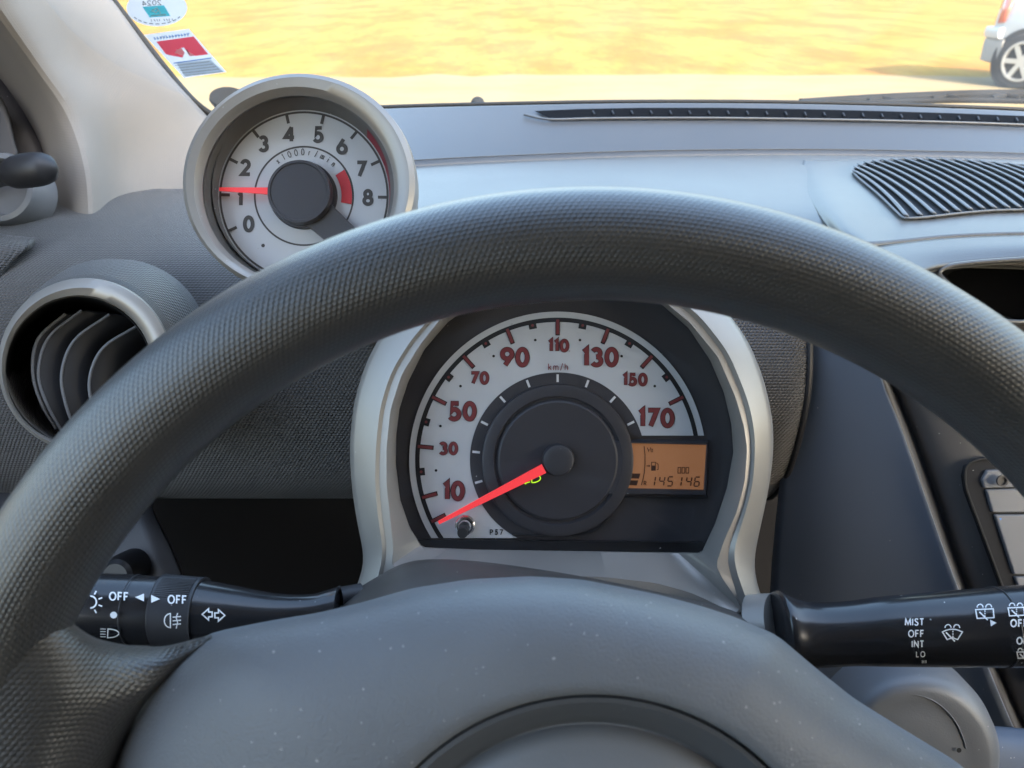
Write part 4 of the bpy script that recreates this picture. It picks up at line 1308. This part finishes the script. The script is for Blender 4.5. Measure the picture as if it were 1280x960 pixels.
# ================================================================== STEERING COLUMN
colm = thing('steering_column', 'grey brown steering column shroud between the wheel hub and the silver gauge frame', 'steering column', P(700, 760, .33))
r1 = [(400, 776), (430, 748), (470, 722), (510, 703), (560, 699.5), (640, 707), (740, 723), (830, 742), (905, 760), (940, 776), (975, 805), (1010, 850)]
rows = [[P(x, y + 12, .372) for x, y in r1], [P(x, y + 2, .360) for x, y in r1], [P(x, y, .352) for x, y in r1],
        [P(x, y + 7, .338) for x, y in r1], [P(690 + (x - 690) * 1.03, y + 42, .312) for x, y in r1], [P(690 + (x - 690) * 1.05, y + 150, .285) for x, y in r1], [P(690 + (x - 690) * 1.05, y + 420, .27) for x, y in r1]]
loft_obj('shroud', rows, M['shroud'], colm, 6, 5, solid=.003)
for q0, q1, r in (((452, 742, .345), (426, 747, .341), 13), ):
    v, f = tube([P(*q0), P((q0[0] + q1[0]) / 2, (q0[1] + q1[1]) / 2, (q0[2] + q1[2]) / 2), P(*q1)], [r * .345 / F] * 3, 28)
    mesh_obj('stalk_socket', v, f, M['satin_black'], colm)
v, f = tube([P(945, 786, .352), P(960, 784, .349), P(973, 783, .346)], [42 * .35 / F, 41 * .35 / F, 40 * .35 / F], 36)
mesh_obj('stalk_socket', v, f, M['silver'], colm)

# ================================================================== STALKS
class Stalk:
    def __init__(self, pts):
        """pts: (px, py, radius px, depth) along the axis."""
        self.p = pts
    def at(self, px):
        p = sorted(self.p)
        if px <= p[0][0]: return p[0]
        for a, b in zip(p, p[1:]):
            if a[0] <= px <= b[0]:
                t = (px - a[0]) / (b[0] - a[0]) if b[0] > a[0] else 0
                return tuple(a[i] + (b[i] - a[i]) * t for i in range(4))
        return p[-1]
    def surf(self, px, py, h=0.0):
        _, ay, r, d = self.at(px)
        vpx = max(-r * .995, min(r * .995, ay - py))
        hh = math.sqrt(max(r * r - vpx * vpx, 0)) * d / F
        # project out from the axis, correcting for the nearer depth
        q = P(px, py, d) - FW * 0
        ray = (q - CAM).normalized()
        c = P(px, ay, d); rr = r * d / F + h
        # intersect the ray with the round section at this px (plane spanned by UP and FW)
        o = CAM - c
        du, df = ray.dot(UP), ray.dot(FW)
        ou, of = o.dot(UP), o.dot(FW)
        A, B, Cc = du * du + df * df, 2 * (ou * du + of * df), ou * ou + of * of - rr * rr
        disc = B * B - 4 * A * Cc
        t = (-B - math.sqrt(disc)) / (2 * A) if disc > 0 else -B / (2 * A)
        return CAM + ray * t
    def mesh(self, x0, x1, k=1.0, n=44):
        xs = sorted(set([x0, x1] + [p[0] for p in self.p if x0 < p[0] < x1]))
        pts = [(x,) + tuple(self.at(x)[1:]) for x in xs]
        c = spline([Vector((q[0], q[1], q[2] * k)).to_3d() for q in pts], 4)
        dd = spline([Vector((q[3], 0, 0)) for q in pts], 4)
        loops = []
        for q, d in zip(c, dd):
            o = P(q.x, q.y, d.x); r = q.z * d.x / F
            loops.append([o + UP * (r * math.cos(2 * math.pi * i / n)) + FW * (r * math.sin(2 * math.pi * i / n)) for i in range(n)])
        return rings(loops, True, True, True)

LS = Stalk([(20, 757, 43, .312), (110, 760, 42.5, .316), (168, 762, 42, .319), (203, 763.5, 41.5, .321), (253, 766, 40, .324), (293, 768, 34.5, .327), (343, 770, 27.5, .330), (385, 768, 24.5, .333), (408, 765, 27, .335), (423, 761, 28, .336)])
lst = thing('light_stalk', 'black light and indicator stalk with white symbols, left of the steering column', 'stalk', P(240, 765, .325))
v, f = LS.mesh(253, 423); mesh_obj('lever', v, f, M['stalk'], lst, sharp=40)
v, f = LS.mesh(204, 252, 1.075); mesh_obj('fog_ring', v, f, M['stalk_grip'], lst, sharp=40)
m = MB()
for k in range(13):                                            # ribs on top of the fog ring
    a = math.radians(10 + k * 3.4)
    _, ay, r, d = LS.at(228)
    rr = r * 1.082 * d / F
    p0 = P(207, LS.at(207)[1], LS.at(207)[3]) + UP * rr * math.cos(a) - FW * rr * math.sin(a)
    p1 = P(249, LS.at(249)[1], LS.at(249)[3]) + UP * rr * math.cos(a) - FW * rr * math.sin(a)
    v, f = tube([p0, p1], .00025, 6); m.add(v, f)
m.obj('ribs', M['stalk_grip'], lst)
v, f = LS.mesh(169.5, 203); mesh_obj('sleeve', v, f, M['stalk'], lst, sharp=40)
v, f = LS.mesh(20, 168.2, 1.012); mesh_obj('light_ring', v, f, M['stalk'], lst, sharp=40)
def seam(st, px, k, parent):
    _, ay, r, d = st.at(px)
    o, rr = P(px, ay, d), r * d / F * k
    v, f = tube([o + UP * (rr * math.cos(2 * math.pi * i / 60)) + FW * (rr * math.sin(2 * math.pi * i / 60)) for i in range(61)], .00028, 6, False)
    mesh_obj('seam', v, f, M['stalk_grip'], parent)
seam(LS, 168.9, 1.008, lst); seam(LS, 203.4, 1.07, lst); seam(LS, 252.6, 1.07, lst)
def lsf(px, py, h=0.0): return LS.surf(px, py, h + .00045 + (.0010 if 204 <= px <= 252 else 0))
wi = MB()
def wl(pts, w=1.6, step=3): stroke(wi, pts, w, lsf, 0, 0.0, 0.2, step)
text(wi, 'OFF', 148.5, 745.5, 11.5, 1.9, lsf, 0, 0, gap=3.2, rot=-2, step=2.5)
text(wi, 'OFF', 221.5, 749.5, 11.5, 1.9, lsf, 0, 0, gap=3.0, rot=-2, step=2.5)
wi.poly([lsf(168.8, 746.5, .0002), lsf(180, 741.8, .0002), lsf(180, 751.8, .0002)])
wi.poly([lsf(200, 748.8, .0002), lsf(189, 743.6, .0002), lsf(189, 753.4, .0002)])
wi.poly([lsf(142 + 4.4 * math.cos(t), 768.8 + 4.2 * math.sin(t), .0002) for t in [2 * math.pi * k / 20 for k in range(20)]])
# half sun
wl([(113 + 7.5 * math.cos(math.radians(t)), 752.5 - 7.5 * math.sin(math.radians(t))) for t in range(-90, 91, 15)], 2.0)
for t in (-62, -20, 20, 62):
    wl([(113 + 11 * math.cos(math.radians(t)), 752.5 - 11 * math.sin(math.radians(t))), (113 + 15.5 * math.cos(math.radians(t)), 752.5 - 15.5 * math.sin(math.radians(t)))], 1.8)
# main beam
wl([(135, 786.2), (134.4, 797.2)] + [(135 + 13.5 * math.sin(math.radians(t)), 791.7 + 5.5 * math.cos(math.radians(t))) for t in range(15, 180, 15)] + [(135, 786.2)], 1.4)
for k in range(4):
    wl([(125.5, 786.2 + k * 3.2), (132, 786.4 + k * 3.2)], 1.0)
# rear fog
wl([(213, 767)] + [(213 - 7.6 * math.sin(math.radians(t)), 775.8 - 8.8 * math.cos(math.radians(t))) for t in range(10, 175, 15)] + [(213, 784.6), (213, 767)], 1.5)
for k in range(3):
    wl([(216, 771.5 + k * 4.6), (226, 770.6 + k * 4.6)], 1.4)
wl([(222, 766.5), (220.2, 772), (222, 778), (220.2, 785.5)], 1.3)
# twin arrows
for sx, x0 in ((-1, 265.2), (1, 268.6)):
    q = [(0, -3), (4.5, -3), (4.5, -7), (12.5, 0), (4.5, 7), (4.5, 3), (0, 3), (0, -3)]
    wl([(x0 + sx * x, 768.6 + y + sx * .6) for x, y in q], 1.7)
wi.obj('white_symbols', M['white_ink'], lst, smooth=False)

RS = Stalk([(971, 783, 42, .340), (978, 787, 47, .339), (998, 792, 42.5, .338), (1025, 793.5, 39, .336), (1066, 791.5, 39, .333), (1108, 789, 42, .330), (1197, 785.5, 46, .326), (1246, 783.5, 48, .323), (1300, 781.5, 49, .320), (1400, 778, 48, .314), (1440, 777, 42, .312)])
rst = thing('wiper_stalk', 'black wiper stalk lettered MIST OFF INT LO HI, right of the steering column', 'stalk', P(1130, 790, .332))
v, f = RS.mesh(971, 1245.5); mesh_obj('lever', v, f, M['stalk'], rst, sharp=40)
v, f = RS.mesh(1248, 1440, 1.01); mesh_obj('washer_ring', v, f, M['stalk'], rst, sharp=40)
seam(RS, 1246.8, 1.008, rst)
def rsf(px, py, h=0.0): return RS.surf(px, py, h + .00045 + (.0003 if px > 1247 else 0))
wi = MB()
def wl(pts, w=1.3, step=3): stroke(wi, pts, w, rsf, 0, 0.0, 0.2, step)
for s, xr, y, H in (('MIST', 1154.5, 777.5, 9.6), ('OFF', 1154.5, 792, 9.6), ('INT', 1154.5, 805, 9.2), ('LO', 1156, 817.8, 7.6), ('HI', 1157.5, 827.2, 4.6)):
    text(wi, s, xr, y, H, 1.55 if H > 8 else 1.1, rsf, 0, 0, gap=2.5, align='r', step=2)
def washer(cx, cy, k=1.0, rear=False):
    if rear:
        wl([(cx - 11 * k, cy - 4 * k), (cx + 11 * k, cy - 5 * k), (cx + 12 * k, cy + 6 * k), (cx - 9 * k, cy + 7 * k), (cx - 11 * k, cy - 4 * k)], 1.5)
        wl([(cx - 6 * k, cy - 1 * k), (cx + 4 * k, cy + 9 * k)], 1.7)
    else:
        wl([(cx - 12.5 * k, cy - 1.5 * k)] + [(cx + t * k, cy + (-5 + t * t * .022) * k) for t in (-8, -4, 0, 4, 8)] + [(cx + 12.5 * k, cy - 1.5 * k), (cx + 6.5 * k, cy + 8 * k), (cx, cy + 5.5 * k), (cx - 6.5 * k, cy + 8 * k), (cx - 12.5 * k, cy - 1.5 * k)], 1.5)
        wl([(cx - 8 * k, cy - 1 * k), (cx + 3 * k, cy + 10 * k)], 1.7)
    for i in range(3):
        wl([(cx + .6, cy - 3 * k + i * 3.2 * k), (cx + .7, cy - 1.4 * k + i * 3.2 * k)], 1.3)
    for s in (-1, 1):
        wl([(cx + s * (1.6 + 3.8 * (1 - math.cos(math.radians(t)))) * k, cy - (6.8 + 4.0 * math.sin(math.radians(t))) * k) for t in range(0, 181, 30)], 1.3)
washer(1190.5, 791.5)
washer(1230.5, 766, 1.0, True)
washer(1270, 763.5, .9, True)
washer(1279, 818, .7, True)
wi.poly([rsf(1237.5, 774.5, .0002), rsf(1251 - 5.2, 778.5, .0002), rsf(1238.5, 783, .0002)])
text(wi, 'OFF', 1274, 779, 10.5, 1.9, rsf, 0, 0, gap=3.0, step=2.5)
text(wi, 'ON', 1278.5, 801, 10, 1.9, rsf, 0, 0, gap=3.0, step=2.5)
wi.obj('white_symbols', M['white_ink'], rst, smooth=False)

# ================================================================== SMALL THINGS LOW DOWN
kb = Plane(.474)
v, f = lathe(kb, 152, 716, [(24, -.03), (23, .0), (20, .006), (15, .008)], 32)
o = mesh_obj('dimmer_knob', v, f, M['black'], loc=kb(152, 716))
tag(o, 'small black knob on the lower panel just above the light stalk', 'knob')
lid = thing('rounded_cover', 'rounded grey plastic cover with a thin engraved arc, below the wiper stalk', 'cover', P(1145, 945, .36))
LP_ = Plane(.372)
loops = [LP_.circ(1160, 955, 118, -.030), LP_.circ(1152, 949, 112, -.012), LP_.circ(1146, 945, 104, .0), LP_.circ(1143, 944, 96, .0045), LP_.circ(1140, 944.5, 86, .0062), LP_.circ(1134, 948, 76, .0050), LP_.circ(1130, 950, 60, .0058), LP_.circ(1130, 950, 30, .0066)]
v, f = rings(loops, True, False, True)
mesh_obj('body', v, f, M['grey_lid'], lid, sharp=60)
v, f = tube([LP_(1128 + 72 * math.cos(math.radians(t)), 946 - 84 * math.sin(math.radians(t)), .0056) for t in range(120, 8, -6)], .00035, 8)
mesh_obj('engraved_arc', v, f, M['button'], lid)
MB().poly(LP_.circ(1188, 929, 3.0, .0072, 20)).obj('dot', M['groove'], lid, smooth=False)
lip = []
lip.append([P(1215, 905, .40), P(1250, 908, .40), P(1300, 912, .40), P(1420, 920, .40)])
lip.append([P(1222, 925, .385), P(1255, 930, .385), P(1300, 934, .385), P(1420, 940, .385)])
lip.append([P(1236, 990, .38), P(1262, 990, .38), P(1300, 992, .38), P(1420, 1000, .38)])
o = loft_obj('lower_trim', lip, M['console'], cons, 5, 5, solid=.004)

# ================================================================== STEERING WHEEL
WD = .20
wheel = thing('steering_wheel', 'dark grey steering wheel with a finely knurled rim and smooth airbag pad', 'steering wheel', P(740, 1102, WD + .03))
WC = P(740, 1102, WD)
RM, RTb = 797 * WD / F, 69.5 * WD / F
nu, nv = 300, 40
vv, uv = [], []
NU, NV = 690, 76
for i in range(nu + 1):
    a = 2 * math.pi * i / nu
    rd = RT * math.cos(a) + UP * math.sin(a)
    for j in range(nv + 1):
        b = 2 * math.pi * j / nv
        vv.append(WC + rd * (RM + RTb * math.cos(b)) + FW * (RTb * math.sin(b)))
        uv.append((i / nu * NU, j / nv * NV))
ff = []
for i in range(nu):
    for j in range(nv):
        a = i * (nv + 1) + j
        ff.append((a, a + 1, a + nv + 2, a + nv + 1))
mesh_obj('rim', vv, ff, M['rim'], wheel, uvs=uv, sharp=0)
# airbag pad: an annular dome from its outline to the round emblem recess
pad_px = [(262, 794), (300, 786), (345, 777), (400, 768), (450, 756), (517, 737), (587, 726), (662, 722), (728, 726), (822, 744.5), (869, 757), (916, 772), (970, 795), (1016, 834), (1066, 874), (1130, 914), (1197, 955), (1250, 1010), (1288, 1100), (1250, 1250), (1130, 1390), (960, 1470), (740, 1495), (520, 1470), (340, 1390), (200, 1280), (128, 1160), (118, 1060), (124, 1000), (136, 950), (156, 906), (186, 862), (218, 826)]
EC = (741, 1184)
op = polar(EC, pad_px, 300, 1)
ip = [(EC[0] + 316 * math.cos(2 * math.pi * i / 300), EC[1] - 316 * math.sin(2 * math.pi * i / 300)) for i in range(300)]
loops = []
for t, d in ((-.012, .250), (-.006, .236), (.0, .2265), (.012, .2195), (.035, .2145), (.075, .2105), (.14, .2065), (.24, .2025), (.38, .1985), (.55, .1955), (.72, .1935), (.88, .1925), (.975, .1922), (1.0, .1932)):
    loops.append([P(o[0] + (i[0] - o[0]) * t, o[1] + (i[1] - o[1]) * t, d) for o, i in zip(op, ip)])
v, f = rings(loops, True)
pad = mesh_obj('airbag_pad', v, f, M['pad'], wheel, sharp=60)
E = Plane(.193)
v, f = rings([E.circ(741, 1184, 316.5, -.0004, 160), E.circ(741, 1184, 315, -.0035, 160), E.circ(741, 1184, 312.5, -.0035, 160), E.circ(741, 1184, 311, -.0006, 160), E.circ(741, 1185, 306, -.0004, 160), E.circ(741, 1187, 290, -.0035, 160), E.circ(741, 1190, 275, -.0062, 160), E.circ(741, 1191, 272, -.0074, 160)], True)
mesh_obj('emblem_ring', v, f, M['emblem_ring'], pad, sharp=40)
v, f = rings([E.circ(741, 1191, 272, -.0076, 160), E.circ(741, 1191, 269.5, -.0076, 160), E.circ(741, 1192, 267, -.0050, 160), E.circ(741, 1192, 255, -.0030, 160), E.circ(741, 1192, 150, .0, 160)], True, False, True)
mesh_obj('emblem_disc', v, f, M['emblem'], pad, sharp=40)
# spokes: from the rim's inner side to the pad
def spoke(mir_):
    def S(x, y, d):
        if not mir_:
            return P(x, y, d)
        u, w = 740 - x, y - 1102                               # mirrored and turned down a little, as the wheel stands
        c_, s_ = math.cos(math.radians(24)), math.sin(math.radians(24))
        return P(740 + u * c_ - w * s_, 1102 + u * s_ + w * c_, d)
    rows = []
    rows.append([S(52, 735, .214), S(95, 795, .228), S(140, 818, .240), S(200, 822, .246), S(262, 806, .248)])
    rows.append([S(48, 735, .200), S(100, 786, .209), S(140, 803, .221), S(200, 808, .2265), S(265, 793, .2245)])
    rows.append([S(30, 752, .1915), S(92, 800, .199), S(140, 818, .2085), S(198, 823, .2155), S(257, 803, .2190)])
    rows.append([S(0, 810, .1885), S(75, 850, .1945), S(130, 862, .2025), S(180, 858, .2105), S(228, 828, .2170)])
    rows.append([S(-30, 900, .1880), S(50, 920, .1930), S(100, 925, .2000), S(140, 915, .2075), S(171, 896, .2165)])
    rows.append([S(-50, 1000, .1880), S(40, 1005, .1930), S(82, 1005, .2000), S(112, 1005, .2075), S(134, 1000, .2170)])
    rows.append([S(-60, 1110, .1880), S(35, 1115, .1935), S(80, 1120, .2000), S(105, 1120, .2075), S(130, 1120, .2175)])
    v, f, u = loft(rows, 8, 8)
    if not mir_:
        f = [tuple(reversed(q)) for q in f]
    return mesh_obj('spoke', v, f, M['spoke'], wheel, uvs=u, solid=.004, sharp=0)
spoke(False)
spoke(True)
